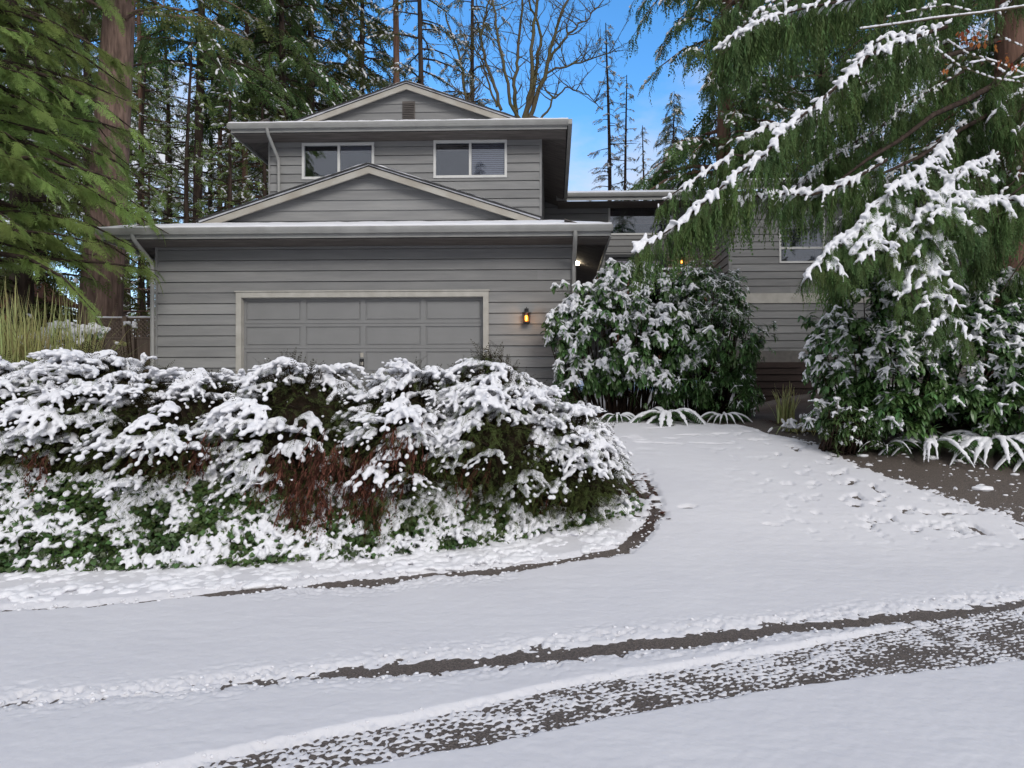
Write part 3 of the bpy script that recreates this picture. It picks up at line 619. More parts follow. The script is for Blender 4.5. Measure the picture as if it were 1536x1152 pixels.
# fence left of the garage
fe=empty('lattice_fence',(W(185,500,15)[0],15,1.4),'brown board fence with lattice top left of the garage','fence')
fx0=W(140,500,15)[0]; fx1=gl-.05; zt_=W(190,477,15)[2]; zm=W(190,506,15)[2]
def planks(x0,x1,y,z0,z1,w=.14):
    g=Geo(); x=x0; rr=random.Random(3)
    while x<x1-.02: g.box(x,min(x+w-.006,x1),y-.01-rr.random()*.006,y+.01,z0,z1,rr.random()); x+=w
    return g
planks(fx0,fx1,15,1.2,zm-.04).build('fence_board',FENCEW,fe)
g=Geo(); g.box(fx0,fx1,14.97,15.03,zm-.035,zm+.015); g.box(fx0,fx1,14.96,15.05,zt_-.03,zt_); g.build('rail',FENCEW,fe)
g=Geo(); n=int((fx1-fx0)/.09)
for k in range(n):
    a=fx0+k*.09; h=zt_-zm-.05; b=min(a+h,fx1)
    g.beam((a,15.0,zm+.02),(b,15.0,zm+.02+(b-a)),.012,.03); a2=min(a+h,fx1); g.beam((a2,14.985,zm+.02),(max(a2-h,fx0),14.985,zm+.02+(a2-max(a2-h,fx0))),.010,.03)
g.build('lattice',FENCEW,fe)
for a in(fx0+.05,fx1-.05,(fx0+fx1)/2-.3): g=Geo(); g.box(a-.05,a+.05,14.93,15.06,1.2,zt_+.03); g.build('post',FENCEW,fe)
g=Geo(); t=np.linspace(fx0,fx1,60); g.tube(np.stack([t,np.full(60,15.0),zt_+.012+t*0],-1),.02+.022*fbm(t*6,t*0,2),6); g.build('snow',SNOW,fe,True)
fe2=empty('board_fence',(W(90,520,14.2)[0],14.2,1.4),'weathered brown board fence sloping behind the ornamental grass','fence')
planks(W(60,520,14.2)[0],fx0-.2,14.2,1.2,W(100,508,14.2)[2]).build('fence_board',FENCEW,fe2)
g=Geo(); g.box(W(60,520,14.2)[0],fx0-.2,14.16,14.185,W(100,520,14.2)[2]-.05,W(100,520,14.2)[2]+.02); g.build('rail',FENCEW,fe2)
# little shed at far left
sp=W(14,440,17); sh=empty('garden_shed',(sp[0]-.6,17.5,1.5),'red brown wooden garden shed under the trees at far left','shed')
g=planks(sp[0]-1.8,sp[0]+.35,16.8,1.2,sp[2]); g.box(sp[0]-1.8,sp[0]+.34,16.82,18.4,1.2,sp[2]-.02); g.build('wall',REDW,sh)
zr_=W(8,408,16.6)[2]
g=Geo(); g.slab([(sp[0]-.5,16.4,zr_+.25),(sp[0]+.75,16.4,sp[2]-.12),(sp[0]+.75,18.6,sp[2]-.12),(sp[0]-.5,18.6,zr_+.25)],.07); g.slab([(sp[0]-.5,16.4,zr_+.25),(sp[0]-.5,18.6,zr_+.25),(sp[0]-2.1,18.6,sp[2]-.12),(sp[0]-2.1,16.4,sp[2]-.12)],.07); g.build('roof',REDW,sh)
# ================================================================ plants
def rng(s): return np.random.default_rng(s)
# feather of small pointed leaflets along +x (unit length), lying near the xy plane, tips drooping
def feather(n,w,lw,droop=.15,sub=0,seed=1):
    r=rng(seed); V=[];Fq=[]
    def leaf(b,d,ln,wd):
        d=d/np.linalg.norm(d); s=np.cross(d,(0,0,1)); s=s/(np.linalg.norm(s)+1e-9)*wd/2; k=len(V)
        V.extend([b,b+d*ln*.45+s,b+d*ln,b+d*ln*.45-s]); Fq.append([k,k+1,k+2,k+3])
    for k in range(n):
        t=(k+.3)/n; x=t
        for sd in(1,-1):
            L_=w*(1.05-t)**.7*r.uniform(.7,1.15); an=r.uniform(.7,1.0)
            b=np.array((x,0,-droop*t*t)); d=np.array((math.cos(an),sd*math.sin(an),-.25+r.uniform(-.2,.2)))
            if sub:
                for q in range(sub):
                    bb=b+d*L_*q/sub; 
                    for s2 in(1,-1):
                        a2=an*sd+s2*.7; leaf(bb,np.array((math.cos(a2),math.sin(a2),-.3+r.uniform(-.3,.2))),L_*.42*(1.1-q/sub),lw)
            else: leaf(b,d,L_,lw)
    leaf(np.array((.9,0,-droop*.8)),np.array((1,0,-.3)),.15,lw)
    return np.array(V),np.array(Fq)
FE_FAR=feather(7,.34,.075,.2,seed=2); FE_NEAR=feather(10,.40,.032,.22,sub=5,seed=3); FE_JUN=feather(8,.26,.045,.1,seed=4)
def strand(n,seed):           # pendulous cedar/hemlock twig hanging along -z, unit length
    r=rng(seed); V=[];Fq=[]
    for k in range(n):
        t=(k+.2)/n; b=np.array((.05*math.sin(t*4),.03*math.cos(t*5),-t))
        for sd in(0,1):
            a=r.uniform(0,6.28); d=np.array((math.cos(a)*.42,math.sin(a)*.42,-1)); d/=np.linalg.norm(d); L_=.20*(1.2-t); s=np.array((-math.sin(a),math.cos(a),0))*.014
            q=len(V); V.extend([b,b+d*L_*.5+s,b+d*L_,b+d*L_*.5-s]); Fq.append([q,q+1,q+2,q+3])
    return np.array(V),np.array(Fq)
ST=strand(13,5); ST2=strand(7,6)
def conifer(name,label,x,y,h,r0,crown,rmax,nb,seed,mats=(BARKD,N_FIR),rise=.15,droop=.35,fr=FE_FAR,fl=.6,dens=9,snow=.25,lean=(0,0),hang=0,zmax=None,z0=None,group=None,cat='tree',azr=None,stub=0,wood=1,shape=.8,hangl=.5,snowr=.05):
    r=rng(seed); zb=float(gz(x,y)) -.15 if z0 is None else z0
    e=empty(name,(x,y,zb),label,cat,group)
    t=np.linspace(0,1,14); P=np.stack([x+lean[0]*t*h+.12*np.sin(t*5+seed),y+lean[1]*t*h,zb+t*h],-1)
    g=Geo(); rad=r0*(1-t)**.75+.02; rad[0]*=1.3; g.tube(P,rad,14); 
    for k in range(stub):
        q=r.uniform(.1,.7); p=np.array([np.interp(q,t,P[:,c]) for c in range(3)]); a=r.uniform(0,6.28); g.tube([p,p+np.array((math.cos(a),math.sin(a),.1))*r.uniform(.4,1.6)],[.03,.012],4)
    g.build('trunk',mats[0],e,True)
    z_hi=zmax or h; zt=crown+(z_hi-crown)*(np.arange(nb)+r.random(nb))/nb
    tt=(zt-crown)/(h-crown); Lb=rmax*np.clip(1-tt,0,1)**shape*r.uniform(.55,1.1,nb)+.25
    az=r.uniform(0,2*PI,nb) if azr is None else r.uniform(azr[0],azr[1],nb)
    rs=rise*r.uniform(.3,1.6,nb); dr=droop*r.uniform(.6,1.4,nb); bend=r.uniform(-.5,.5,nb)
    bx=np.interp(zt/h,t,P[:,0]); by=np.interp(zt/h,t,P[:,1])
    def pos(i,s):
        L_=Lb[i]; a=az[i]+bend[i]*s; return np.stack([bx[i]+np.cos(a)*L_*s,by[i]+np.sin(a)*L_*s,zb+zt[i]+L_*(rs[i]*s-dr[i]*s*s)],-1)
    g=Geo()
    for i in range(nb):
        s=np.linspace(0,1,5); ii=np.full(5,i); g.tube(pos(ii,s),(.010+.016*Lb[i]*wood)*(1-s*.9),4)
    g.build('limbs',mats[0],e,True)
    m_=np.maximum(3,(Lb*dens).astype(int)); I=np.repeat(np.arange(nb),m_); n=len(I)
    s=r.uniform(.12,1,n)**.85; p=pos(I,s); d=pos(I,np.minimum(s+.05,1.05))-pos(I,s); d=norm(d)
    sd=r.choice([-1,1],n)*r.uniform(.2,1.15,n); c,q=np.cos(sd),np.sin(sd)
    X=np.stack([d[:,0]*c-d[:,1]*q,d[:,0]*q+d[:,1]*c,d[:,2]-r.uniform(.05,.6,n)],-1); L_=fl*r.uniform(.6,1.25,n)*(1.15-.45*s)
    M=frames(X,roll=r.uniform(-1.1,1.1,n))*L_[:,None,None]
    g=Geo(); br=np.repeat(r.random(nb),m_); g.inst(fr[0],fr[1],M,p,np.clip(br*.6+r.random(n)*.4,0,1))
    if hang:
        nh=int(n*hang); I2=r.integers(0,n,nh); f_=r.uniform(0,.9,nh)[:,None]; ph=p[I2]+norm(X[I2])*L_[I2][:,None]*f_
        a=r.uniform(0,6.28,nh); hl=hangl*r.uniform(.5,1.4,nh)
        Z=np.stack([r.normal(0,.12,nh),r.normal(0,.12,nh),np.ones(nh)],-1); Z=norm(Z); A=norm(np.cross(Z,np.stack([np.cos(a),np.sin(a),0*a],-1))); B=np.cross(Z,A)
        M2=np.stack([A*1.4,B*1.4,Z],-1)*hl[:,None,None]; g.inst(ST[0],ST[1],M2,ph,np.clip(br[I2]*.5+r.random(nh)*.5,0,1))
    g.build('crown',mats[1],e)
    if snow:
        k=np.where(r.random(n)<snow)[0]; 
        rep=np.repeat(k,2); off=r.uniform(.15,.8,len(rep))[:,None]
        Ps=p[rep]+norm(X[rep])*L_[rep][:,None]*off+np.array((0,0,.02)); S=np.stack([L_[rep]*r.uniform(.10,.26,len(rep)),snowr*r.uniform(.5,1.2,len(rep)),snowr*.5*r.uniform(.6,1.2,len(rep))],-1)
        g=Geo(); g.inst(ICOV,ICOF,frames(X[rep]+r.normal(0,.3,(len(rep),3)))*S[:,None,:],Ps); g.build('snow',SNOW,e,True)
    return e
def copy_thing(src,name,loc,label,rz=0,s=1,group=None,zs=1):
    o=src.copy(); COL.objects.link(o); o.name=name; o.location=[float(q) for q in loc]; o.rotation_euler=(0,0,rz); o.scale=(s,s,s*zs); o['label']=label
    if group: o['group']=group
    for ch in src.children:
        c=ch.copy(); COL.objects.link(c); c.parent=o
    return o
GB='conifers standing behind the house'
# --- big fir trunk left of the garage
p0=W(152,470,16.5); p1=W(176,0,16.5); hh=22.
conifer('fir_tree','massive reddish fir trunk rising left of the garage beside the lattice fence',p0[0]-.02,16.5,hh,.50,9.5,3.2,60,11,(BARK,N_FIR),droop=.45,fl=.8,dens=9,snow=.1,lean=((p1[0]-p0[0])/9.2*.92,0),stub=5,zmax=20)
# --- near boughs on the left
bf=conifer('fir_tree','bright green leafy fir whose boughs overhang the left edge',W(-95,500,11.3)[0],11.3,17,.34,2.9,3.1,150,12,(BARKD,N_BRIGHT),rise=.25,droop=.42,fr=FE_NEAR,fl=.50,dens=9.5,snow=.0,zmax=11.5,hang=.2,hangl=.28,shape=.45,azr=(-1.7,1.2))
conifer('fir_tree','dark low fir at the far left behind the ornamental grass',W(20,500,15.5)[0],15.6,13,.26,.7,3.0,120,13,(BARKD,N_FIR),rise=.2,droop=.42,fl=.55,dens=12,snow=.05,zmax=11,shape=.5,hang=.3,hangl=.35)
conifer('fir_tree','mossy olive fir filling the left edge behind the shed',W(-40,500,20)[0],20,20,.3,.8,4.0,140,14,(BARKD,N_CEDAR),rise=.2,droop=.5,fl=.8,dens=9,snow=.12,zmax=18,shape=.5)
# --- prototypes for the woods behind
protoA=conifer('fir_tree','dense fir with snow flecks left of the upper gable, above the left gutter',W(470,200,31)[0],31,30,.22,10,4.1,185,21,(BARKD,N_FIR),droop=.5,fl=.85,dens=9,snow=.35,group=GB,hang=.25,hangl=.6,z0=2.5,shape=.7,snowr=.07)
protoB=conifer('fir_tree','slender sparse fir with thin bare lower trunk seen left above the garage roof',W(372,200,27)[0],27,26,.13,5.2,2.6,110,22,(BARKR,N_FIR),droop=.35,fl=.6,dens=8,snow=.35,group=GB,stub=14,z0=2.2,shape=.6)
protoC=conifer('hemlock_tree','hemlock with drooping green boughs between the big trunk and the upper storey',W(300,200,24)[0],24,26,.17,11.0,3.5,120,23,(BARKD,N_CEDAR),droop=.6,fl=.75,dens=10,snow=.12,group=GB,hang=.5,hangl=.5,z0=2.0,shape=.6)
protoD=conifer('pine_tree','thin wispy conifer with snow tufts right of the upper roof',W(911,80,33)[0],33,17.5,.13,2.0,1.5,95,24,(BARKD,N_FIR),rise=.1,droop=.3,fl=.42,dens=6,snow=.7,group=GB,stub=10,z0=2.6,shape=.75,snowr=.06)
def cp(src,name,px,d,label,rz,s,zs=1,z0=None):
    p=W(px,300,d); return copy_thing(src,name,(p[0],d,2.3 if z0 is None else z0),label,rz,s,GB,zs)
cp(protoA,'fir_tree',545,36,'dense snow flecked fir standing directly left of the bare brown trunk',1.1,1.0)
cp(protoA,'fir_tree',400,38,'broad dark fir in the back row above the left end of the upper gutter',2.2,1.05)
cp(protoC,'hemlock_tree',425,27,'drooping hemlock whose boughs reach over the upper left eave',4.1,.98)
cp(protoC,'hemlock_tree',130,33,'hemlock showing in the gap left of the massive fir trunk',5.2,1.15)
cp(protoB,'fir_tree',330,34,'thin trunked sparse fir halfway between massive trunk and upper wall',2.1,1.0)
cp(protoB,'fir_tree',208,26,'slim sparse fir hugging the right side of the massive trunk',3.3,.9)
cp(protoD,'fir_tree',395,30,'wispy young fir just left of the upper storey wall',1.3,.9)
cp(protoD,'fir_tree',342,38,'wispy young fir in the bright gap above the garage roof',3.9,1.0)
cp(protoD,'fir_tree',250,40,'wispy pale fir low in the gap right of the massive trunk',4.9,1.05)
protoE=conifer('fir_tree','light green young fir directly above the left end of the garage gutter',W(285,300,21)[0],21,11,.09,1.2,2.0,75,27,(BARKD,N_BRIGHT),rise=.15,droop=.35,fl=.45,dens=5,snow=.5,group=GB,z0=2.0,shape=.6,snowr=.045)
for px_,d_,l_,a_,s_ in((215,22,'light green young fir in the gap between massive trunk and garage corner',1.0,1.0),(345,23,'light green young fir left of the garage gable slope',2.0,1.05),(392,26,'light green young fir half hidden by the upper left wall',3.1,1.2),(250,27,'light green young fir farther back above the garage gutter',4.4,1.35),(318,29,'light green young fir farther back left of the gable slope',5.6,1.4)): cp(protoE,'fir_tree',px_,d_,l_,a_,s_,1,1.9)
for px_,d_,l_,a_,s_ in((290,30,'wispy young fir just right of the hemlock by the massive trunk',.6,.72),(365,33,'wispy young fir low above the garage roof left of the upper eave',2.6,.75),(225,34,'wispy young fir low beside the massive trunk',3.6,.8)): cp(protoD,'fir_tree',px_,d_,l_,a_,s_)
cp(protoA,'fir_tree',60,42,'dark fir in the back row at the upper left corner',4.6,1.2)
cp(protoA,'fir_tree',190,44,'distant fir in the back row behind the massive trunk',.4,1.15)
cp(protoD,'pine_tree',939,31,'thin upright conifer second from the upper roof, above the entry roof',2.0,.80,1.02)
cp(protoD,'pine_tree',965,38,'thin snow tufted conifer closest to the big right cedars',.5,.85)
cp(protoD,'pine_tree',885,40,'small faint conifer low beside the upper roof edge',5.0,.55)
cp(protoA,'fir_tree',1010,42,'broad fir low behind the entry roof',5.9,.62)
# tall bare-stemmed pines behind the upper gable
conifer('pine_tree','straight bare brown trunk left of the upper gable peak',W(591,100,30)[0],30,30,.19,16.5,2.2,26,31,(BARKR,N_FIR),fl=.5,dens=6,snow=.5,stub=12,z0=2.4,group=GB)
conifer('pine_tree','snow tufted pine with sparse tiers directly above the upper gable peak',W(632,100,29)[0],29,25,.15,10.5,2.7,62,32,(BARKD,N_FIR),rise=.05,droop=.35,fl=.55,dens=7,snow=.75,stub=5,z0=2.4,shape=.5,group=GB)
conifer('pine_tree','snow tufted pine right of the upper gable peak beside the bare maple',W(712,100,32)[0],32,25,.14,10.0,2.6,66,33,(BARKD,N_FIR),rise=.1,droop=.5,fl=.5,dens=7,snow=.75,stub=5,z0=2.4,shape=.5,group=GB)
# --- bare deciduous tree from surveyed stems
def bare_tree():
    d=29.; base=W(785,185,d); e=empty('maple_tree',(base[0],d,2.3),'leafless multi stemmed maple with mossy base behind the upper roof','tree')
    r=random.Random(4); g=Geo(); gs=Geo()
    def stem(px,r0,r1,dd=0,twigs=14):
        P=np.array([W(a,b,d+dd*k/len(px)) for k,(a,b) in enumerate(px)]); t=np.linspace(0,1,len(P)); tt=np.linspace(0,1,18)
        Q=np.stack([np.interp(tt,t,P[:,c]) for c in range(3)],-1); Q[1:-1]+=np.array([[r.gauss(0,.035) for _ in range(3)] for _ in range(16)]); g.tube(Q,r0+(r1-r0)*tt,8)
        for k in range(twigs):
            q=r.uniform(.15,1); p=np.array([np.interp(q,tt,Q[:,c]) for c in range(3)]); sgn=r.choice([-1,1]); twig(p,np.array((sgn*r.uniform(.3,1),r.uniform(-.5,.5),r.uniform(.2,1.2))),r.uniform(.5,1.7),.028*(1.2-q*.5),2)
    def twig(p,dv,L_,rr,dep):
        dv=dv/np.linalg.norm(dv); n=5; Q=[p]
        for k in range(n): dv=dv+np.array([r.gauss(0,.18) for _ in range(3)])+np.array((0,0,.08)); dv/=np.linalg.norm(dv); Q.append(Q[-1]+dv*L_/n)
        g.tube(Q,np.linspace(rr,rr*.35,n+1),4)
        if dep: 
            for k in range(3): twig(Q[r.randint(1,n)],dv+np.array([r.gauss(0,.7) for _ in range(3)]),L_*r.uniform(.35,.7),rr*.55,dep-1)
    b=W(785,185,d); g.tube([(b[0],d,2.2),(b[0]+.05,d,6),b],[.38,.34,.25],10)
    stem([(785,185),(768,165),(757,110),(748,60),(741,15),(738,-60)],.08,.04,-.6)
    stem([(775,175),(772,120),(778,60),(785,-40)],.09,.04,.6)
    stem([(785,180),(797,130),(798,70),(805,10),(807,-60)],.10,.05,0)
    stem([(788,182),(803,120),(812,60),(800,15),(775,-30)],.10,.03,.8,12)
    stem([(792,182),(818,110),(826,70),(842,20),(868,-30)],.10,.04,-.5)
    stem([(826,90),(850,50),(880,30),(905,0)],.06,.02,.4,12)
    stem([(820,110),(862,97),(895,85),(925,78)],.05,.015,.3,14)
    stem([(810,180),(830,150),(850,130),(880,140),(905,165)],.05,.015,.6,14)
    stem([(735,0),(720,60),(732,100),(752,165)][::-1],.07,.04,.8,14)
    stem([(700,60),(722,90),(745,160)][::-1],.05,.02,1.0,10)
    stem([(668,20),(690,90),(700,160),(712,190)][::-1],.07,.035,1.4,16)
    g.build('branches',BARKM,e,True)
    # moss and snow bits on the stems
    return e
bare_tree()
# --- right cedars
def bough(gN,gS_pts,gW,path,wid,hang,r,snow=1.0,dens=1.0,rad=.03,depth=0):
    """path: world points of a drooping bough. Fills twigs, hanging strands and snow puffs"""
    P=np.array(path,float); seg=np.r_[0,np.cumsum(np.linalg.norm(np.diff(P,axis=0),axis=1))]; Lt=seg[-1]
    n=int(Lt/.045*dens); s=r.uniform(0,Lt,n); C=np.stack([np.interp(s,seg,P[:,c]) for c in range(3)],-1)
    T=np.stack([np.interp(np.minimum(s+.15,Lt),seg,P[:,c]) for c in range(3)],-1)-C+norm(P[-1]-P[-2])*1e-3; T=norm(T)
    tt=s/Lt; prof=np.sin(np.clip(tt*.85+.15,0,1)*PI)**.5*.85+.15
    sd=r.choice([-1,1],n); lat=norm(np.cross(T,(0,0,1.)))*sd[:,None]
    L_=wid*prof*r.uniform(.35,1.1,n)
    D=norm(lat*r.uniform(.45,1.0,n)[:,None]+T*r.uniform(.3,.9,n)[:,None]+np.array((0,0,-.35)))
    m_=5; U=np.linspace(0,1,m_)
    tw=C[:,None]+D[:,None]*L_[:,None,None]*U[None,:,None]; tw[...,2]-=(.55*L_)[:,None]*U[None]**2
    # needles along the twigs: feathers plus pendulous strands
    k=int(n*3); i=r.integers(0,n,k); u=r.uniform(0,1,k); p=C[i]+D[i]*(L_[i]*u)[:,None]; p[:,2]-=.55*L_[i]*u*u
    a=r.uniform(0,6.28,k); Z=norm(np.stack([r.normal(0,.10,k),r.normal(0,.10,k),np.ones(k)],-1)); A=norm(np.cross(Z,np.stack([np.cos(a),np.sin(a),0*a],-1))); B=np.cross(Z,A)
    hl=hang*r.uniform(.35,1.25,k); gN.inst(ST[0],ST[1],np.stack([A,B,Z],-1)*hl[:,None,None],p,np.clip(.15+.7*r.random(k),0,1))
    X=norm(D[i]+r.normal(0,.3,(k,3))); X[:,2]-=.5; fl_=r.uniform(.14,.3,k); gN.inst(FE_JUN[0],FE_JUN[1],frames(X)*fl_[:,None,None],p,r.random(k))
    gW.tube(P,np.linspace(rad,rad*.3,len(P)),6)
    for q in range(0,n,4): gW.tube(tw[q],[.008,.007,.006,.005,.004],3)
    if snow:
        ns=int(Lt/.045*snow*.7); s2=r.uniform(0,Lt,ns); c2=np.stack([np.interp(s2,seg,P[:,c]) for c in range(3)],-1)+r.normal(0,.025,(ns,3))+np.array((0,0,.02+rad*.5))
        # ridge along the bough and fingers running down the side twigs
        gS_pts.append((c2,np.stack([r.uniform(.045,.09,ns),r.uniform(.022,.048,ns),r.uniform(.018,.036,ns)],-1),norm(P[-1]-P[0])[None]+r.normal(0,.35,(ns,3))))
        nf=int(n*.85*snow); i=r.integers(0,n,nf); m2=6; u=np.linspace(.05,1,m2)[None]*r.uniform(.35,.95,nf)[:,None]
        pf=C[i][:,None]+D[i][:,None]*(L_[i][:,None]*u)[...,None]; pf[...,2]-=.55*L_[i][:,None]*u*u; pf[...,2]+=.02
        sz=(.029*(1.15-u/1.0*.6))*r.uniform(.55,1.2,(nf,1)); keep=(r.random((nf,m2))<.85).ravel()
        dirs=np.repeat(D[i],m2,0)+np.array((0,0,-.4)); S=np.stack([sz.ravel()*1.7,sz.ravel(),sz.ravel()*.75],-1)
        gS_pts.append((pf.reshape(-1,3)[keep],S[keep],dirs[keep]))
def cedar(name,label,trunk_px,d,r0,boughs,seed,back=None,h=16,limb=()):
    r=rng(seed); tx=W(trunk_px,600,d)[0]; zb=float(gz(tx,d))-.1
    e=empty(name,(tx,d,zb),label,'tree')
    if r0:
        g=Geo(); t=np.linspace(0,1,12); g.tube(np.stack([tx+.1*np.sin(t*4),d+0*t,zb+t*h],-1),r0*(1-t*.7),14); g.build('trunk',BARKR,e,True)
    gN,gWd,pts=Geo(),Geo(),[]
    for (path,wid,hang,snow,dens,rad) in boughs: bough(gN,pts,gWd,[W(a,b,c) for a,b,c in path],wid,hang,r,snow,dens,rad)
    for path,rad in limb: gWd.tube([W(a,b,c) for a,b,c in path],np.linspace(rad,rad*.25,len(path)),7)
    gN.build('foliage',N_CEDAR,e); gWd.build('limbs',BARKD,e,True)
    if pts: snow_mesh('snow',np.concatenate([q[0] for q in pts]),np.concatenate([q[1] for q in pts]),np.concatenate([q[2] for q in pts]),e,.013,2)
    return e
B=[  # main snow laden boughs: points (photo px, photo py, depth)
 ([(1420,40,10.2),(1340,66,10),(1300,85,9.9),(1255,130,9.7),(1215,165,9.5),(1178,190,9.3),(1150,230,9.2),(1100,265,9.1),(1050,310,9.0),(1000,348,8.9),(948,378,8.8)],.34,.60,1.25,1.25,.030),
 ([(1330,240,10.2),(1270,275,9.9),(1220,292,9.8),(1160,290,9.7),(1110,298,9.5),(1075,306,9.4),(1046,326,9.3)],.36,.60,1.2,1.3,.026),
 ([(1400,-40,10.5),(1320,-12,10.4),(1260,2,10.3),(1200,14,10.2),(1150,28,10.0),(1100,56,9.8)],.36,.8,1.1,1.2,.028),
 ([(1240,150,10.6),(1190,190,10.4),(1150,190,10.3),(1108,212,10.1)],.25,.55,.8,1.1,.018),
 ([(1160,240,10.2),(1100,232,10.0),(1060,258,9.8),(1010,290,9.7),(985,312,9.6)],.22,.5,.7,1.1,.018),
 ([(1400,60,10.4),(1380,58,10.3),(1330,55,10.1),(1300,72,10.0),(1270,110,9.9)],.28,.5,1.0,1.0,.018),
 # shorter snow heaps over the right rhododendron
 ([(1430,200,10.2),(1390,248,9.9),(1355,272,9.7),(1325,300,9.6),(1305,325,9.5)],.50,.5,1.5,1.9,.02),
 ([(1400,300,9.8),(1330,328,9.5),(1290,345,9.4),(1258,362,9.3),(1236,390,9.2)],.46,.55,1.9,2.0,.02),
 ([(1300,345,9.5),(1310,352,9.3),(1316,370,9.2)],.25,.4,1.4,1.4,.015),
 ([(1500,230,10),(1450,250,9.8),(1420,285,9.6),(1395,310,9.5),(1370,345,9.4)],.45,.5,1.3,1.6,.02),
 ([(1540,300,9.8),(1490,300,9.6),(1445,295,9.5),(1420,312,9.4)],.48,.55,1.5,1.8,.018),
 ([(1460,300,9.7),(1430,330,9.5),(1400,360,9.4),(1385,395,9.3),(1378,425,9.2)],.50,.5,1.8,2.0,.02),
 ([(1420,380,9.4),(1400,410,9.2),(1405,440,9.1),(1418,475,9.0)],.36,.4,1.6,1.8,.016),
]
r_=random.Random(8)
for hp in list(B[6:13]):
    for (a,b,c) in hp[0][1:]:
        for sx in(-1,1): B.append(([(a,b,c),(a+sx*(17 if sx<0 else 22),b+9,c-.12),(a+sx*(r_.uniform(24,34) if sx<0 else r_.uniform(32,48)),b+r_.uniform(20,36),c-.22)],.20,.34,1.0,1.5,.010))
# unladen drooping boughs that fill the dark upper right (deeper in)
for k in range(54):
    a=r_.uniform(1010,1600); b=r_.uniform(-60,300) if a>1120 else r_.uniform(-60,200); d_=r_.uniform(10.6,13.6); L_=r_.uniform(90,220)
    if a<1130 and b>150: continue
    B.append(([(a+L_,b-L_*.45,d_+.6),(a+L_*.6,b-L_*.22,d_+.3),(a+L_*.3,b,d_),(a,b+L_*.28,d_-.2)],.42,r_.uniform(.4,.8),r_.choice([0,.25,.4,.6]),.9,.02))
for k in range(10):
    a=r_.uniform(1230,1520); b=r_.uniform(300,400); d_=r_.uniform(10.2,11.5); B.append(([(a+90,b-60,d_+.4),(a+40,b-20,d_+.2),(a,b+40,d_)],.4,r_.uniform(.5,.8),0,.9,.018))
limbs=[([(1505,120,12.8),(1450,150,12.0),(1400,172,11.5),(1350,210,11),(1300,240,10.6),(1240,285,10.1)],.06),([(1505,160,12.8),(1440,195,12.0),(1380,235,11.3),(1320,262,10.8),(1250,285,10.3)],.045),([(1500,60,12.8),(1400,90,11.8),(1330,110,11.2),(1240,150,10.7)],.05)]
cedar('cedar_tree','large weeping cedar with heavy snow on long drooping boughs at right',1506,13,.33,B,41,limb=limbs)
# second cedar with red trunk behind
e=conifer('cedar_tree','red trunked cedar with drooping snow flecked boughs left of the large weeping cedar',W(1087,200,25)[0],25,27,.30,7.6,4.2,190,42,(BARKR,N_CEDAR),rise=.15,droop=.55,fl=.75,dens=10,snow=.35,hang=.6,hangl=.6,z0=2.4,shape=.45,snowr=.055,zmax=24)
conifer('cedar_tree','dark cedar in the back row above the wing roof, right of the red trunk',W(1230,200,28)[0],28,26,.3,5.5,4.0,150,43,(BARKD,N_CEDAR),droop=.5,fl=.85,dens=9,snow=.2,hang=.5,hangl=.7,z0=2.6,shape=.4)
conifer('cedar_tree','dark cedar in the back row at the upper right corner',W(1420,200,30)[0],30,26,.3,5.5,4.4,150,44,(BARKD,N_FIR),droop=.5,fl=.9,dens=9,snow=.2,hang=.4,hangl=.7,z0=2.6,shape=.4)
conifer('cedar_tree','cedar standing at the right corner of the wing behind the weeping cedar',W(1590,200,17)[0],17.5,20,.3,3.0,4.2,150,45,(BARKR,N_CEDAR),droop=.5,fl=.7,dens=10,snow=.15,hang=.5,hangl=.6,shape=.4)
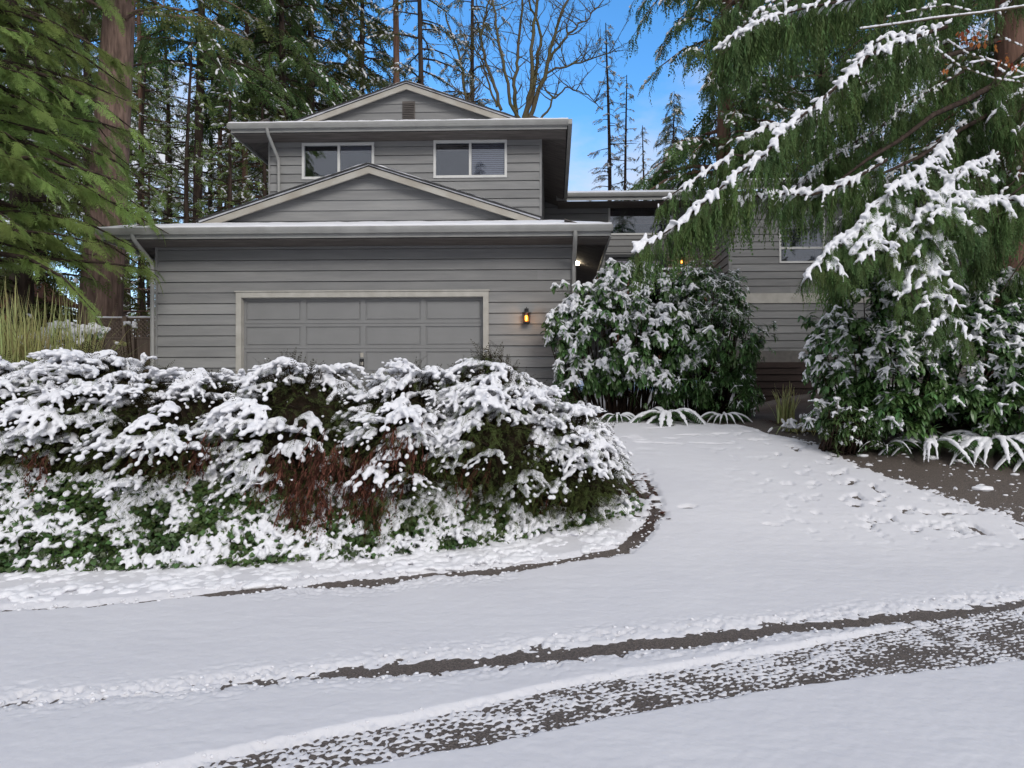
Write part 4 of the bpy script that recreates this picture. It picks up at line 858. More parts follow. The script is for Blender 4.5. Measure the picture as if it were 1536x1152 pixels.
# maple twig with a few orange leaves, snow along it
def twig_tree():
    d=8.6; p=W(1600,300,9.2); e=empty('vine_maple',(p[0],9.2,float(gz(p[0],9.2))),'thin vine maple twigs holding snow and withered orange leaves at upper right','small tree')
    r=random.Random(12); g=Geo(); SP=[];SS=[];SX=[]; gl_=Geo(); LP=[]
    g.tube([(p[0],9.2,gz(p[0],9.2)-.1),W(1590,350,9.1),W(1600,100,9.0),W(1560,-20,8.9)],[.05,.045,.03,.02],7)
    def br(px,r0,dd,sn):
        P=np.array([W(a,b,d+dd) for a,b in px]); g.tube(P,np.linspace(r0,r0*.35,len(P)),5)
        seg=np.r_[0,np.cumsum(np.linalg.norm(np.diff(P,axis=0),axis=1))]
        for q in np.arange(0,seg[-1],.022):
            if r.random()<sn: c=np.array([np.interp(q,seg,P[:,k]) for k in range(3)]); SP.append(c+(0,0,r0*.8+.006)); SS.append((.028,.016*r.uniform(.7,1.2),.016*r.uniform(.6,1.2))); SX.append(norm(P[-1]-P[0]))
        for k in range(int(seg[-1]/.14)):
            q=r.uniform(.1,1)*seg[-1]; c=np.array([np.interp(q,seg,P[:,k2]) for k2 in range(3)]); v=np.array((r.uniform(-1,.3),r.uniform(-.5,.3),r.uniform(-.7,.7)))*r.uniform(.08,.28); m_=c+v*.5+np.array((0,0,.02)); g.tube([c,m_,c+v],[.004,.003,.002],3)
        return P
    br([(1640,-20),(1536,10),(1470,20),(1400,28),(1350,36),(1290,44)],.013,0,.95)
    br([(1470,20),(1420,8),(1380,14),(1330,26)],.006,0,.5)
    a=br([(1600,190),(1536,112),(1500,95),(1450,80),(1420,60)],.008,.2,.5); b=br([(1600,200),(1540,125),(1490,118),(1440,100),(1400,70)],.007,-.1,.4)
    br([(1600,160),(1545,75),(1500,55),(1445,35)],.006,.3,.3); br([(1560,110),(1520,118),(1480,90),(1455,95)],.006,-.2,.5)
    tpl=np.array([(0,0,0),(.5,.28,-.05),(1,0,-.2),(.5,-.28,-.05)]); tf=np.array([[0,1,2,3]])
    C=[(1452,45),(1460,50),(1448,58),(1470,48),(1465,60),(1478,55),(1508,83),(1500,92),(1519,95),(1478,62),(1447,52),(1525,100),(1440,50),(1418,98),(1490,66),(1530,92),(1515,88),(1456,62)]
    for q,(u,v) in enumerate(C):
        for k in range(4): LP.append(W(u+r.uniform(-4,4),v+r.uniform(-4,6),d+r.uniform(-.1,.1)))
    LP=np.array(LP); rr=rng(3); X=rr.normal(0,.5,(len(LP),3))+np.array((0,0,-1.)); gl_.inst(tpl,tf,frames(X)*rr.uniform(.05,.085,len(LP))[:,None,None],LP)
    g.build('twigs',BARKM,e,True); gl_.build('withered_leaves',ORANGE,e)
    snow_mesh('snow',np.array(SP),np.array(SS),np.array(SX),e,.007,1)
twig_tree()
# ---------------------------------------------------------------- rhododendrons
def leaf_tpl():
    V=[];Fq=[]
    for i,t in enumerate(np.linspace(0,1,6)):
        w_=.5*math.sin(PI*min(1,t*.93+.04))**.75*(1 if t<.97 else .2); z=-.28*t*t
        V+= [(t,-w_,z+.05*w_*2),(t,0,z),(t,w_,z+.05*w_*2)]
    for i in range(5):
        a=i*3
        for k in(0,1): Fq.append([a+k,a+3+k,a+4+k,a+1+k])
    return np.array(V,float),np.array(Fq)
LF=leaf_tpl()
def shrub_points(n,lobes,r,inner=.55,zmin=-.85):
    """rosette positions through the outer shell of a union of ellipsoid lobes (c, radii)"""
    P=[];Nn=[];
    A=np.array([l[1][0]*l[1][2]+l[1][1]*l[1][2] for l in lobes]); pr=A/A.sum()
    while len(P)<n:
        k=r.choice(len(lobes),p=pr); c,R3=lobes[k]; v=norm(r.normal(size=3)); 
        if v[2]<zmin or v[1]>.7: continue
        rad=r.uniform(inner,1)**.6*(.58+.62*vn(np.array([v[0]*3+k]),np.array([v[2]*3+v[1]*2]))[0]); rad*=r.uniform(1.03,1.36) if r.random()<.2 else 1; p=np.array(c)+v*np.array(R3)*rad
        ok=True
        for j,(c2,R2) in enumerate(lobes):
            if j!=k and (((p-np.array(c2))/np.array(R2))**2).sum()<.45: ok=False
        if not ok or p[2]<gz(p[0],p[1])+.05 or (n>500 and rad>.6 and vn(p[:1]*2.6+4,p[2:]*2.9+p[1])[0]<.27): continue
        nn=norm(v/np.array(R3)); P.append(p);Nn.append(np.r_[nn,rad])
    return np.array(P),np.array(Nn)
def rhodo(name,label,lobes,n,ll,lw,snow_p,seed,base,mt=RHODO,nl=9,dr=(.15,.9),sz=1.0,snow_fn=None,voxel=.012):
    r=rng(seed); P,Nn=shrub_points(n,lobes,r); e=empty(name,base,label,'shrub')
    ax=norm(Nn[:,:3]*.8+np.array((0,0,.75))+r.normal(0,.22,(n,3)))
    th=r.uniform(0,6.28,n); A=norm(np.cross(ax,np.stack([np.cos(th),np.sin(th),0*th],-1)));Bv=np.cross(ax,A)
    g=Geo(); SP=[];SS=[];SX=[]
    sn=r.random(n)<(snow_p if snow_fn is None else snow_fn(P))*np.clip(.35+Nn[:,3]*.9+Nn[:,2]*.3,0,1.2)
    vr=r.random(n); rs_=r.uniform(.65,1.2,n)
    for j in range(nl):
        a=2*PI*j/nl+r.normal(0,.2,n); dn=r.uniform(dr[0],dr[1],n)*np.where(sn,1.15,1); out=A*np.cos(a)[:,None]+Bv*np.sin(a)[:,None]
        X=norm(out*np.cos(dn)[:,None]-np.array((0,0,1.))*np.sin(dn)[:,None]*.9+ax*.12)
        L_=ll*r.uniform(.65,1.15,n)*rs_; M=frames(X)*np.stack([L_,lw*L_/ll,L_],-1)[:,None,:]
        b=P+ax*r.uniform(-.03,.03,n)[:,None]; g.inst(LF[0],LF[1],M,b,np.clip(vr*.55+r.random(n)*.45,0,1))
        k=sn&(r.random(n)<.72)
        if k.any():
            for u,s_ in((.25,.8),(.5,1.0),(.75,.85)):
                SP.append(b[k]+X[k]*(L_[k]*u)[:,None]+np.array((0,0,.014))-np.array((0,0,1))*(.22*L_[k]*u*u)[:,None]); q=lw*.46*s_*r.uniform(.75,1.1,k.sum())
                SS.append(np.stack([L_[k]*.22,q,np.full(k.sum(),.017*sz)],-1)); SX.append(X[k]-np.array((0,0,.35*u)))
    SP.append(P[sn]+ax[sn]*.025); SS.append(np.tile([.045*sz,.045*sz,.032*sz],(sn.sum(),1))); SX.append(r.normal(0,1,(sn.sum(),3))+.01)
    g.build('leaves',mt,e)
    snow_mesh('snow',np.concatenate(SP),np.concatenate(SS),np.concatenate(SX),e,voxel,1)
    g=Geo(); bz=np.array(base,float)
    for k in r.integers(0,n,min(n,110)):
        q=P[k]-ax[k]*.05; b0=np.array((P[k][0]*.6+bz[0]*.4+r.normal(0,.1),max(P[k][1],bz[1]+.1)+.1,0)); b0[2]=gz(b0[0],b0[1]); m_=b0*.45+q*.55+np.array((0,0,-.12)); g.tube([b0,m_,q],[.02,.013,.006],4)
    g.build('stems',TWIG,e,True)
    # shaded interior: dull small twigs and old leaves deep inside
    return e
def lb(px,py,d,rx,ry,rz): p=W(px,py,d); return (tuple(p),(rx,ry,rz))
rhodo('rhododendron','broad leaved rhododendron with thick snow puffs at the right garage corner',
  [lb(905,500,12.95,.95,.65,1.0),lb(950,440,13.3,.8,.55,.65),lb(872,560,12.9,.65,.45,.65),lb(990,520,13.0,.85,.6,.95),lb(965,575,12.9,.9,.5,.55),lb(846,500,13.1,.42,.4,.5),lb(1000,470,13.4,.85,.6,.85),lb(930,420,13.4,.45,.4,.35)],
  1500,.165,.062,.62,51,(W(940,600,13)[0],13.1,1.35),snow_fn=lambda P:np.where(P[:,2]>2.2,.44,.2)*np.clip(1.1-.25*np.maximum(P[:,0]-1.6,0),0,1),sz=1.45)
rhodo('evergreen_shrub','tall dark narrow leaved evergreen shrub with only specks of snow beside the wooden steps',
  [lb(1060,450,13.3,.78,.7,.72),lb(1085,520,13.2,.75,.7,.95),lb(1020,470,13.6,.8,.6,.85),lb(1095,590,12.9,.55,.5,.55),lb(1040,560,13.0,.8,.6,.8)],
  2000,.125,.030,.3,52,(W(1060,600,13.2)[0],13.3,1.4),nl=9,dr=(-.3,.7),sz=.55,snow_fn=lambda P:np.where(P[:,2]>3.1,.45,.09),voxel=.010)
rhodo('rhododendron','wide dark rhododendron along the right edge under the weeping cedar boughs',
  [lb(1265,540,10.9,.62,.6,.82),lb(1350,560,10.5,.85,.6,.80),lb(1470,540,10.5,.95,.7,.95),lb(1290,620,10.4,.70,.45,.45),lb(1560,520,10.6,.8,.7,.95),lb(1380,450,11.2,.8,.6,.6),lb(1300,450,11.5,.6,.6,.5),lb(1400,610,10.2,.9,.5,.50),lb(1500,460,11.0,.7,.6,.6),lb(1455,615,10.0,.75,.42,.42),lb(1550,610,9.9,.7,.45,.5),lb(1350,625,9.9,.55,.35,.35)],
  3000,.150,.058,.2,53,(W(1380,680,10.5)[0],10.6,1.1),nl=9,dr=(.0,.8),sz=1.1,snow_fn=lambda P:np.where(P[:,2]>2.1,.34,.10)+np.where(P[:,0]>5.9,.10,0)+np.where((P[:,0]<4.3),.15,0))
rhodo('pieris_shrub','small light green leaved shrub at the foot of the wide right rhododendron',
  [lb(1275,640,9.9,.42,.3,.34)],170,.085,.026,.12,54,(W(1275,660,9.9)[0],10.0,1.0),mt=IVY,nl=9,dr=(-.2,.6),sz=.7)
# ---------------------------------------------------------------- ferns, grass
def fern(label,px,py,d,n,L0,seed,snow=1,flop=.5,mt=FERNM,zb=None):
    r=rng(seed); c=W(px,py,d); z=float(gz(c[0],d))+.04; e=empty('fern',(c[0],d,z),label,'fern'); g=Geo(); gw=Geo(); SP=[];SS=[];SX=[]
    tpl=np.array([(0,0,0),(.5,.12,-.03),(1,0,-.18),(.5,-.12,-.03)]); tf=np.array([[0,1,2,3]])
    for k in range(n):
        a=2*PI*k/n+r.normal(0,.2); L_=L0*r.uniform(.7,1.15); t=np.linspace(0,1,26); up=r.uniform(.5,1.0)
        P=np.stack([c[0]+np.cos(a)*L_*t,d+np.sin(a)*L_*t*.9,z+L_*(up*t*1.2-(up*1.0+flop*.45)*t*t)],-1); gw.tube(P[::4],np.linspace(.006,.002,len(P[::4])),3,)
        T=norm(np.gradient(P,axis=0)); S_=norm(np.cross(T,(0,0,1.)))
        for sd in(1,-1):
            X=norm(S_*sd+T*.35+np.array((0,0,-.25))); ln=.13*np.sin(np.clip(t*.85+.12,0,1)*PI)**.7*L_/.7+.01
            g.inst(tpl,tf,frames(X)*ln[:,None,None],P,r.random(26))
        if snow:
            m_=t>.12; SP.append(P[m_]+np.array((0,0,.012))); q=r.uniform(.8,1.1,m_.sum())*np.sin(np.clip(t[m_]*.85+.12,0,1)*PI)**.6; SS.append(np.stack([.028+.03*L_+0*q,.05*q*snow*L_/.7*r.uniform(.6,1.3,len(q)),.02*q*snow+.004],-1)); SX.append(T[m_])
    g.build('fronds',mt,e); gw.build('stalks',TWIG,e)
    if snow: snow_mesh('snow',np.concatenate(SP),np.concatenate(SS),np.concatenate(SX),e,.010,1)
    return e
GF='snow covered ferns at the bed edges'
for q in [('snow covered fern fanned out in front of the middle rhododendron',1000,610,12.15,26,.80,61,1.25,.95),('small snowy fern directly left of the fanned fern under the rhododendron',925,612,12.25,14,.42,62,.7,.9),
          ('half snowy low fern between the fanned fern and the steps',1085,608,12.3,16,.5,63,.9,.9),('big snow laden fern at the right edge by the bare asphalt',1490,640,9.8,30,.85,64,1.3,.8),
          ('snowy fern left of the big right edge fern',1395,655,9.9,18,.75,65,1.0,.85),('small green fern in the middle of the right bed edge',1330,655,10.0,12,.5,66,.45,.7),('snowy fern nearest the camera at the right edge corner',1575,660,9.5,18,.9,67,1.1,.9)]:
    fern(q[0],q[1],q[2],q[3],q[4],q[5],q[6],q[7],q[8])['group']=GF
def grass(name,label,px,py,d,n,L0,seed,spread,mt=GRASSM,wd=.007,arch=.9,rise=1.0,cat='grass clump',rb=.12,snow=0):
    r=rng(seed); c=W(px,py,d); z=float(gz(c[0],d)); e=empty(name,(c[0],d,z),label,cat); g=Geo(); m_=7; t=np.linspace(0,1,m_)[None]
    a=r.uniform(0,6.28,n)[:,None]; L_=(L0*r.uniform(.5,1.1,n))[:,None]; sp=(spread*r.uniform(.1,1,n))[:,None]; rr=rb*np.sqrt(r.random(n))[:,None]; a2=r.uniform(0,6.28,n)[:,None]
    P=np.stack([c[0]+np.cos(a2)*rr+np.cos(a)*sp*L_*t**1.3,d+np.sin(a2)*rr+np.sin(a)*sp*L_*t**1.3,z+L_*(rise*1.3*t-arch*sp*t**2.3)],-1)
    W_=np.stack([-np.sin(a)+0*t,np.cos(a)+0*t,0*t+0*a],-1)*(wd*(1-t**3*.85))[...,None]
    V=np.stack([P-W_,P+W_],2).reshape(-1,3); b=(np.arange(n)*m_*2)[:,None]; k=(np.arange(m_-1)*2)[None]; f=np.stack([b+k,b+k+1,b+k+3,b+k+2],-1).reshape(-1,4)
    g.add(V,f,np.repeat(r.random(n),m_*2)); g.build('blades',mt,e)
    if snow:
        ns=snow; i=r.integers(0,n,ns); u=r.integers(2,6,ns); q=P[i,u]; snow_mesh('snow',q+np.array((0,0,.01)),np.stack([r.uniform(.04,.1,ns),r.uniform(.02,.05,ns),r.uniform(.012,.03,ns)],-1),P[i,np.minimum(u+1,6)]-P[i,u],e,.011,1)
    return e
grass('ornamental_grass','tall arching yellow green ornamental grass at the left edge',25,560,10.6,2000,2.05,71,.85,wd=.011,rb=.5,arch=1.45)
grass('ornamental_grass','smaller arching grass leaning in front of the big trunk',112,560,11.2,420,1.9,72,.8,wd=.008,rb=.25)
grass('iris_clump','clump of green strap leaves beside the walkway to the steps',1178,625,12.1,70,.55,73,.55,mt=GRASSM,wd=.012,arch=.5,rb=.16,cat='plant')
grass('lily_turf','flattened snowy strap leaved clump at the edge of the right bed',1205,640,11.3,120,.42,74,1.0,mt=GRASSM,wd=.010,arch=1.0,rise=.6,rb=.3,cat='plant',snow=120)
# snow laden bush behind the grass
rhodo('evergreen_shrub','rounded shrub heaped with snow behind the ornamental grass',[lb(100,500,12.9,.40,.35,.20),lb(55,515,12.7,.38,.3,.18),lb(140,496,13.0,.2,.2,.12)],260,.09,.035,.8,56,(W(105,560,12)[0],12,1.4),sz=1.4)
rhodo('hydrangea','pale green hydrangea sprig with small snow caps in front of the lattice fence',[lb(200,488,14.3,.30,.1,.07),lb(180,514,14.0,.14,.1,.05)],13,.07,.04,.6,57,(W(195,540,14)[0],14.0,1.4),mt=GRASSM,sz=1.2)
# ---------------------------------------------------------------- juniper bank
def in_lobe(p,c,R3): return (((p-np.array(c))/np.array(R3))**2).sum(-1)
JL=[ # centre px,py,depth, radii
 (-150,725,7.3,1.05,1.3,1.18),(30,688,7.5,1.05,1.35,1.18),(165,664,7.8,1.0,1.4,1.24),(300,692,7.7,.95,1.4,1.14),(455,688,7.8,.92,1.35,1.20),(610,692,7.9,.80,1.3,1.14),(745,682,8.1,.85,1.25,1.22),(848,722,8.2,.62,.95,1.0)]
JN=['snow heaped juniper cut by the left frame edge','snow heaped juniper second from the left edge','broad snowy juniper mound below the lattice fence','low snowy juniper mound in front of the left garage wall','snowy juniper mound in front of the left half of the garage door','snowy juniper with long brown dead fronds below the door handle','tall snowy juniper mound in front of the right door jamb','small outermost juniper at the rounded driveway corner']
JC=[]
for (px,py,d,rx,ry,rz) in JL: p=W(px,py,d); JC.append((np.array((p[0],d,p[2])),np.array((rx,ry,rz))))
def juniper(k):
    c,R3=JC[k]; r=rng(100+k); e=empty('juniper',(c[0],c[1],float(gz(c[0],c[1]))),JN[k],'shrub','snow laden junipers along the bank')
    nb_=int(165*(R3[0]*R3[2]+.25)); v=norm(r.normal(size=(nb_*9,3))); v=v[(v[:,2]>-.85)&(v[:,1]<.75)]
    lump=.70+.34*vn(v[:,0]*2.6+k*3,v[:,2]*2.6+v[:,1]*1.7)*1.0; P=c+v*R3*lump[:,None]*r.uniform(.88,1.0,len(v))[:,None]
    ok=P[:,2]>gz(P[:,0],P[:,1])+.12
    for j,(c2,R2) in enumerate(JC):
        if j!=k: ok&=in_lobe(P,c2,R2*.86)>1
    P=P[ok];v=v[ok]; keep=[]
    for i in range(len(P)):
        if len(keep)>=nb_: break
        if not keep or ((P[keep]-P[i])**2).sum(1).min()>.14**2: keep.append(i)
    P=P[keep];v=v[keep]; nb_=len(P)
    # each bough is a fan of fingers from one base
    od=norm(norm(v/R3)*np.array((1,1,.25))+np.array((-.45,-.25,.05))+r.normal(0,.22,(nb_,3))); od[:,2]=np.clip(od[:,2],-.5,.45)
    m7=5; gap=vn(P[:,0]*1.7+3,P[:,2]*2.2+P[:,1]); hb=np.clip((P[:,2]-gz(P[:,0],P[:,1]))/1.5,0,1.3)
    pb_=np.clip((hb-.18)*1.8+v[:,2]*.3,.10,.93)*(.25+.75*sm(.22,.5,gap)); sb=r.random(nb_)<pb_; Lb_=r.uniform(.26,.50,nb_)*(.8+.3*hb); db=r.uniform(.35,1.0,nb_)
    I7=np.repeat(np.arange(nb_),m7); fan=np.tile(np.linspace(-1,1,m7),nb_)*r.uniform(.7,1.1,nb_)[I7]+r.normal(0,.08,nb_*m7)
    ob=od[I7]; lat=norm(np.cross(ob,(0,0,1.))); out=norm(ob*np.cos(fan)[:,None]+lat*np.sin(fan)[:,None]); n=len(I7)
    P=P[I7]+lat*(fan*.05)[:,None]+r.normal(0,.012,(n,3)); v=v[I7]; Nv=norm(v/R3); hgt=hb[I7]; L_=Lb_[I7]*(1-.25*fan**2)*r.uniform(.75,1.1,n); dp=db[I7]*r.uniform(.8,1.2,n); snb=sb[I7]
    # sprays of needles: several feathers down each arching twig
    g=Geo(); gw=Geo()
    S_=norm(np.cross(out,(0,0,1.)))
    for q in range(7):
        u=.05+.16*q; b=P+out*(L_*u)[:,None]; b[:,2]-=dp*L_*u*u; X=norm(out+S_*(r.choice([-1,1],n)*r.uniform(.2,.9,n))[:,None]+np.array((0,0,-.1-.9*u))*1.0+r.normal(0,.15,(n,3)))
        kk=(~snb)|(q>=5); g.inst(FE_JUN[0],FE_JUN[1],(frames(X,roll=r.uniform(-.6,.6,n))*(r.uniform(.08,.15,n))[:,None,None])[kk],(b-np.array((0,0,.045)))[kk],r.random(n)[kk])
    # deeper needles, browner and also darkened in colour to shade the gaps
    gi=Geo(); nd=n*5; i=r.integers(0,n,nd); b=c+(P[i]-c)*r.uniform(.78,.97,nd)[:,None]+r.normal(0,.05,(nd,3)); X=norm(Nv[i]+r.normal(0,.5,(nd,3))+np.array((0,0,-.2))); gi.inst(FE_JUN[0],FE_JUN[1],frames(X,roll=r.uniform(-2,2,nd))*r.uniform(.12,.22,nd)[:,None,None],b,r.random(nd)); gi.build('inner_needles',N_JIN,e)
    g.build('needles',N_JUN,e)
    for q in range(0,n,5):
        b=P[q]; gw.tube([c+(b-c)*.55,b,b+out[q]*L_[q]*.6-(0,0,dp[q]*L_[q]*.3)],[.012,.008,.003],4)
    for q in range(7): b=P[r.integers(0,n)]; gw.tube([(c[0]+r.normal(0,.15),c[1]+.1,gz(c[0],c[1])-.1),c*.6+b*.4,b],[.035,.025,.012],5)
    gw.build('branches',TWIG,e,True)
    # dead brown fronds hanging low on some shrubs
    spots={0:[(-60,740)],1:[(60,725)],2:[(215,705),(240,725)],3:[(300,700)],4:[(420,735),(455,765),(485,720),(440,800),(470,790)],5:[(540,735),(560,770),(525,790),(600,700)],6:[(700,735)],7:[(800,770)]}[k]
    zz=[]
    for (a_,b_) in spots:
        dF=c[1]-R3[1]*(.93 if k in(4,5) else .82)
        for q in range(48 if k in(4,5) else 30): zz.append(W(a_+r.normal(0,16),b_-40+r.normal(0,16),dF+r.uniform(-.02,.22)))
    b=np.array(zz); nb=len(b); Z=norm(np.stack([r.normal(.15,.2,nb),r.normal(.1,.15,nb),np.ones(nb)],-1)); a=r.uniform(0,6.28,nb); A=norm(np.cross(Z,np.stack([np.cos(a),np.sin(a),0*a],-1)));Bv=np.cross(Z,A)
    g=Geo(); g.inst(ST[0],ST[1],np.stack([A*1.2,Bv*1.2,Z],-1)*r.uniform(.2,.44,nb)[:,None,None],b); g.build('dead_fronds',TWIGR,e)
    # snow: lumpy fingers along the upper side of the sprays
    sn=np.where(snb&(r.random(n)<.93))[0]; m_=6; SP=[];SS=[];SX=[]
    fat=r.uniform(.7,1.1,len(sn))*(.8+.3*r.random(nb_))[I7[sn]]
    for q in range(m_):
        u=(q+.1)/m_*1.0; b=P[sn]+out[sn]*(L_[sn]*u)[:,None]; b[:,2]-=(dp*L_)[sn]*u*u-.040; b+=r.normal(0,.012,b.shape)
        w_=.043*fat*(1.15-.45*u)*r.uniform(.7,1.15,len(sn)); SP.append(b); SS.append(np.stack([w_*1.5,w_,w_*.78],-1)); X=out[sn].copy(); X[:,2]-=2*dp[sn]*u*.6; SX.append(X)
        if q in(2,3):
            for sd in(1,-1):
                b2=b+S_[sn]*(sd*r.uniform(.02,.045,len(sn)))[:,None]-np.array((0,0,.015)); kk=r.random(len(sn))<.18; SP.append(b2[kk]); w2=w_*.7; SS.append(np.stack([w2*1.5,w2,w2*.7],-1)[kk]); SX.append((X+S_[sn]*sd*.8)[kk])
    # little loose crumbs
    nc=n//30; i=r.integers(0,n,nc); SP.append(P[i]+out[i]*L_[i][:,None]*.5+r.normal(0,.03,(nc,3))); q=r.uniform(.010,.022,nc); SS.append(np.stack([q*1.4,q,q],-1)); SX.append(out[i])
    snow_mesh('snow',np.concatenate(SP),np.concatenate(SS),np.concatenate(SX),e,.0125,4)
    # added solid dark core blocking views, in place of shaded inner branches
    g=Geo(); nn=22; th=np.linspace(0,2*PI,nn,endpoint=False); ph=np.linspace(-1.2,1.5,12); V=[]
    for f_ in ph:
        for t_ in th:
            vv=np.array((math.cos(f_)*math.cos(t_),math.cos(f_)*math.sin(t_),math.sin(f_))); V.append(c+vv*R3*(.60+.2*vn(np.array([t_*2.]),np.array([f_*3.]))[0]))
    g.add(V,[[a*nn+b,a*nn+(b+1)%nn,(a+1)*nn+(b+1)%nn,(a+1)*nn+b] for a in range(11) for b in range(nn)]); g.build('dark_core',DKCORE,e,True)
DKCORE=mat('dark_core_fill',(.030,.020,.014),(.012,.010,.007),rough=.95,scale=14,stretch=(1,1,.3),bump=1.0,bscale=25,spec=.05)  # dark colour for the solid core filling each juniper
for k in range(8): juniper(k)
# juniper sprig poking up by the door (px 300-ish of the crop): small upright tip
# ---------------------------------------------------------------- ivy on the bank foot
def ivy():
    r=rng(81); n=20000; px=r.uniform(-150,955,n); t=r.random(n)
    top=np.interp(px,[-150,200,500,700,860,955],[700,720,730,735,740,775]); bot=np.interp(px,[-150,0,250,500,700,870,955],[905,893,872,858,845,822,800]); py=top+(bot-top)*t
    dd=np.interp(px,[-150,100,400,600,760,880,955],[6.0,6.1,6.3,6.6,7.0,7.5,7.9]); P=[]
    for a,b,d0,u in zip(px,py,dd,t):
        p=W(a,b,d0+(1-u)*.45); 
        z=gz(p[0],p[1]); p[2]=max(p[2],z+.02)
        if u>.82: p[2]=z+.03+r.random()*.06
        P.append(p)
    P=np.array(P)+r.normal(0,.03,(n,3)); clump=vn(P[:,0]*2.4+9,P[:,2]*3+P[:,1]); P=P[clump>.02]; n=len(P)
    e=empty('ivy',(-2,6.6,0.1),'dark green ivy creeping over the foot of the juniper bank','ivy',None,'stuff')
    T=np.array([(0,0,0),(.3,.5,.02),(.62,.28,0),(1,0,-.1),(.62,-.28,0),(.3,-.5,.02),(.15,.2,0),(.15,-.2,0)]); TF=np.array([[0,6,1,2],[0,2,3,4],[0,4,5,7]])
    X=norm(np.stack([r.normal(-.1,.6,n),r.normal(-.5,.4,n),r.normal(-.7,.4,n)],-1)); g=Geo(); g.inst(T,TF,frames(X,roll=r.normal(0,.5,n)+0)*(r.uniform(.035,.07,n))[:,None,None],P,r.random(n)); g.build('leaves',IVY,e)
    k=r.random(n)<(.05+.42*sm(.38,.7,vn(P[:,0]*5.5,P[:,2]*6+P[:,1]))); q=r.uniform(.014,.045,k.sum()); k2=P[k]+np.array((0,0,.02)); snow_mesh('snow',k2,np.stack([q*1.3,q,q*.7],-1),X[k],e,.010,1)
    # snow fringe at the foot: lumpy heaps
ivy()
def fringe():
    r=rng(82); n=2600; px=r.uniform(-150,950,n); bot=np.interp(px,[-150,0,250,500,700,870,955],[900,890,868,852,840,818,796]); py=bot+r.uniform(-22,18,n)*np.where(px<450,1.3,.9)
    P=np.array([np.r_[G(a,b),0] for a,b in zip(px,py)]); P[:,2]=gz(P[:,0],P[:,1])+.012+r.random(n)*.05*vn(P[:,0]*3,P[:,1]*5); k=vn(P[:,0]*5,P[:,1]*7)>.30; P=P[k]; n=len(P); q=r.uniform(.014,.07,n)*r.uniform(.5,1,n)
    e=empty('snow_heaps',(-2,6.2,0),'lumpy fallen snow along the foot of the juniper bank','snow',None,'stuff'); snow_mesh('snow_lumps',P,np.stack([q*1.3,q*1.2,q*.65],-1),np.stack([r.normal(size=n),r.normal(size=n),0*P[:,0]],-1),e,.012,4)
    # crumbs on the bare asphalt strip
    n=130; px=r.uniform(1190,1536,n); py=np.interp(px,[1180,1536],[655,735])+r.uniform(-22,18,n); P=np.array([np.r_[G(a,b),0] for a,b in zip(px,py)]); P[:,2]=gz(P[:,0],P[:,1])+.004; q=r.uniform(.008,.03,n)*r.uniform(.4,1.3,n); q[:9]=[.07,.09,.05,.11,.06,.05,.04,.08,.05]
    e=empty('snow_clods',(4.5,9.6,.8),'snow clods fallen on the bare brown strip by the right bed','snow',None,'stuff'); snow_mesh('snow_lumps',P,np.stack([q*1.4,q,q*.45],-1),np.tile([1.,0,0],(n,1)),e,.009,1)
fringe()
def clods():
    r=rng(91); Q=[];q_=[]
    for bd,n,w_,mx in((wheel,420,.14,.014),(curb,300,.09,.016),(tread,200,.02,.008)):
        C,H=bd; seg=np.r_[0,np.cumsum(np.linalg.norm(np.diff(C,axis=0),axis=1))]; s_=r.uniform(0,seg[-1],n); p=np.stack([np.interp(s_,seg,C[:,k]) for k in(0,1)],-1); h=np.interp(s_,seg,H)
        sd=r.choice([-1,1],n)*(h+r.normal(-.01,w_*.45,n)); T=norm(np.stack([np.interp(s_+.1,seg,C[:,k]) for k in(0,1)],-1)-p); p=p+np.stack([-T[:,1],T[:,0]],-1)*sd[:,None]; Q.append(p); q_.append(mx*r.uniform(.25,1.1,n)**1.3)
    P=np.concatenate(Q); q=np.concatenate(q_); z=gz(P[:,0],P[:,1])+np.maximum(snow_depth(P[:,0],P[:,1]),0)+q*.2; e=empty('snow_crumbs',(0,4,0),'small crumbs and clods of snow along the wheel tracks and kerb gap','snow',None,'stuff')
    g=Geo(); n=len(P); X=np.stack([r.normal(size=n),r.normal(size=n),r.normal(0,.2,n)],-1); g.inst(ICOV,ICOF,frames(X)*np.stack([q*1.4,q,q*.75],-1)[:,None,:],np.c_[P,z]); g.build('crumbs',SNOW,e,True)
clods()
# leaf litter in the beds
def litter():
    r=rng(83); n=2600; P=[]; 
    while len(P)<n:
        x,y=(r.uniform(3.6,9.5),r.uniform(9.2,12.5)) if r.random()<.7 else ((r.uniform(-.3,3.2),r.uniform(12.6,13.5)) if r.random()<.7 else (r.uniform(.7,1.3),r.uniform(7.6,9.2)))
        if y<8.9+.3 and x>2: continue
        P.append((x,y))
    P=np.array(P); m_=(bed_mask(P[:,0],P[:,1])>.5)|(P[:,0]<1.4); P=P[m_]; n=len(P); Q=np.c_[P,gz(P[:,0],P[:,1])+.01]; e=empty('leaf_litter',(4.5,10.5,1),'red brown fallen leaves on the soil of the beds','leaf litter',None,'stuff')
    T=np.array([(0,0,0),(.5,.3,.08),(1,0,0),(.5,-.3,.08)]); X=np.stack([r.normal(size=n),r.normal(size=n),r.normal(0,.2,n)],-1); g=Geo(); g.inst(T,np.array([[0,1,2,3]]),frames(X)*r.uniform(.04,.10,n)[:,None,None],Q,r.random(n)); g.build('fallen_leaves',TWIGR,e)
litter()
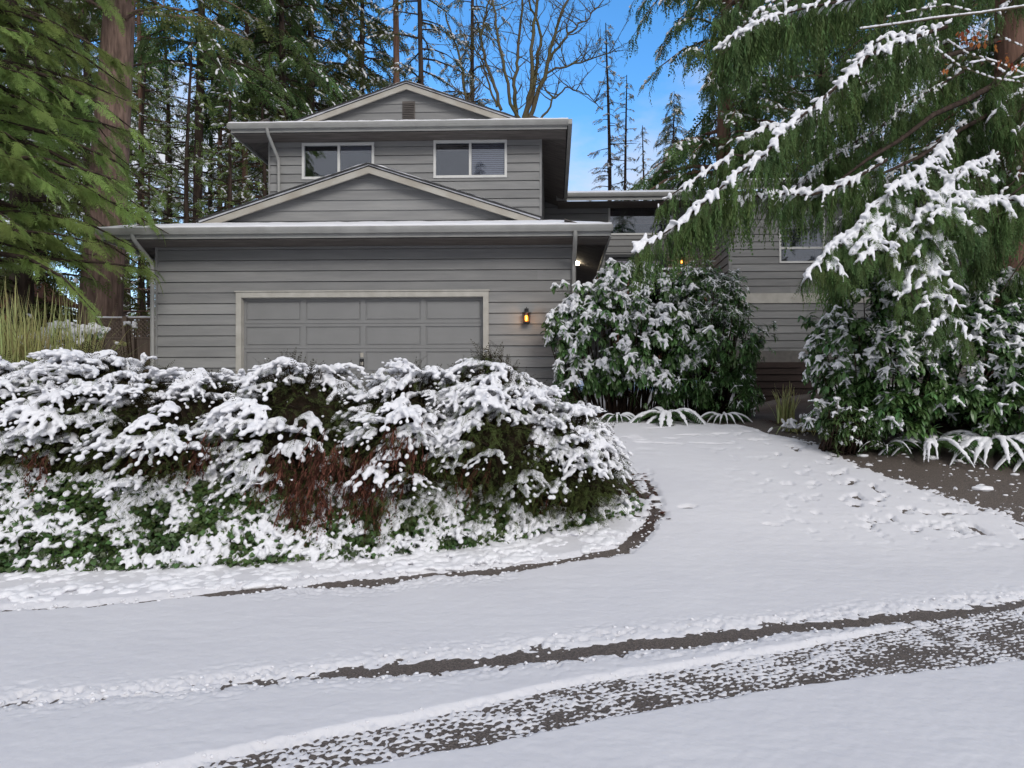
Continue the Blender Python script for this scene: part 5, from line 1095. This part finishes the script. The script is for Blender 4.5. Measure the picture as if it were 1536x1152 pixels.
# trees across the road behind the camera, mirrored in the windows
for k,(x,y,s,rz) in enumerate([(-13,-34,.95,0.3),(-7.5,-36,.9,1.2),(5,-34,.85,2.2),(13,-36,.9,3.0),(-19,-38,1.0,4.0),(-2,-42,1.1,5.0),(9,-44,1.15,1.0)]):
    copy_thing(protoA if k%2 else protoC,'fir_tree',(x,y,-.1),['fir across the road reflected in the left upper window','fir across the road reflected between the upper windows','fir across the road reflected in the right upper window','fir across the road reflected in the entry window','fir across the road farthest left in the reflections','tall fir in the back row across the road','tall fir in the back row across the road behind the right reflection'][k],rz,s)
# ================================================================ camera, sky, sun
cam=bpy.data.cameras.new('camera'); co=bpy.data.objects.new('camera',cam); COL.objects.link(co); sc.camera=co
co.location=(0,0,EYE); co.rotation_euler=(PI/2,0,YAW)
cam.sensor_width=36; cam.lens=36*F/1536; cam.shift_x=-(PX0-768)/1536; cam.shift_y=(HOR-576)/1536; cam.clip_end=1000; cam.clip_start=.05
SE,SR=R_(30),R_(152)
w=bpy.data.worlds.new('World'); sc.world=w; w.use_nodes=True; nt=w.node_tree; nt.nodes.clear(); N=nt.nodes.new; L=nt.links.new
out=N('ShaderNodeOutputWorld'); sky=N('ShaderNodeTexSky'); sky.sky_type='NISHITA'; sky.sun_disc=False; sky.sun_elevation=SE; sky.sun_rotation=SR
sky.air_density=1.0; sky.dust_density=.3; sky.ozone_density=2.5
hs=N('ShaderNodeHueSaturation'); hs.inputs['Saturation'].default_value=1.28; hs.inputs['Value'].default_value=1.38; L(sky.outputs[0],hs.inputs['Color'])
bg=N('ShaderNodeBackground'); bg.inputs['Strength'].default_value=SKYS; L(hs.outputs[0],bg.inputs[0])
cb=N('ShaderNodeBackground'); cb.inputs[0].default_value=(.93,.94,1.0,1); cb.inputs['Strength'].default_value=CLOUD
tc=N('ShaderNodeTexCoord'); mp=N('ShaderNodeMapping'); mp.inputs['Scale'].default_value=(1,1,2.6); L(tc.outputs['Generated'],mp.inputs[0])
nz=N('ShaderNodeTexNoise'); nz.inputs['Scale'].default_value=2.6; nz.inputs['Detail'].default_value=7; nz.inputs['Roughness'].default_value=.55; L(mp.outputs[0],nz.inputs['Vector'])
sp=N('ShaderNodeSeparateXYZ'); L(tc.outputs['Generated'],sp.inputs[0])
# cloud bank low down; unseen part added for neutral fill light, blue window ahead
m1=N('ShaderNodeMapRange'); m1.inputs['From Min'].default_value=.60; m1.inputs['From Max'].default_value=.22; m1.inputs['To Min'].default_value=-.20; m1.inputs['To Max'].default_value=.15; L(sp.outputs['Z'],m1.inputs[0])
m2=N('ShaderNodeMapRange'); m2.inputs['From Min'].default_value=.55; m2.inputs['From Max'].default_value=.0; m2.inputs['To Min'].default_value=0; m2.inputs['To Max'].default_value=.75; L(sp.outputs['Y'],m2.inputs[0])  # thickens cloud behind the camera as neutral fill
a1=N('ShaderNodeMath'); L(nz.outputs['Fac'],a1.inputs[0]); L(m1.outputs[0],a1.inputs[1])
a2=N('ShaderNodeMath'); L(a1.outputs[0],a2.inputs[0]); L(m2.outputs[0],a2.inputs[1])
cr=N('ShaderNodeMapRange'); cr.interpolation_type='SMOOTHSTEP'; cr.inputs['From Min'].default_value=.42; cr.inputs['From Max'].default_value=.72; L(a2.outputs[0],cr.inputs[0])
ms=N('ShaderNodeMixShader'); L(cr.outputs[0],ms.inputs[0]); L(bg.outputs[0],ms.inputs[1]); L(cb.outputs[0],ms.inputs[2]); L(ms.outputs[0],out.inputs[0])
sl=bpy.data.lights.new('sun','SUN'); sl.energy=SUNE; sl.angle=R_(25); sl.color=(1,.96,.90); so=bpy.data.objects.new('sun',sl); COL.objects.link(so)
from mathutils import Vector
dv=Vector((math.sin(SR)*math.cos(SE),math.cos(SR)*math.cos(SE),math.sin(SE))); so.rotation_euler=dv.to_track_quat('Z','Y').to_euler(); so.location=(0,-10,30)
sc.view_settings.view_transform='Standard'; sc.view_settings.look='None'; sc.view_settings.exposure=EXPO; sc.view_settings.gamma=1
sc.cycles.adaptive_threshold=.03; sc.cycles.max_bounces=4; sc.cycles.diffuse_bounces=3; sc.cycles.glossy_bounces=2; sc.cycles.transparent_max_bounces=12; sc.cycles.transmission_bounces=4
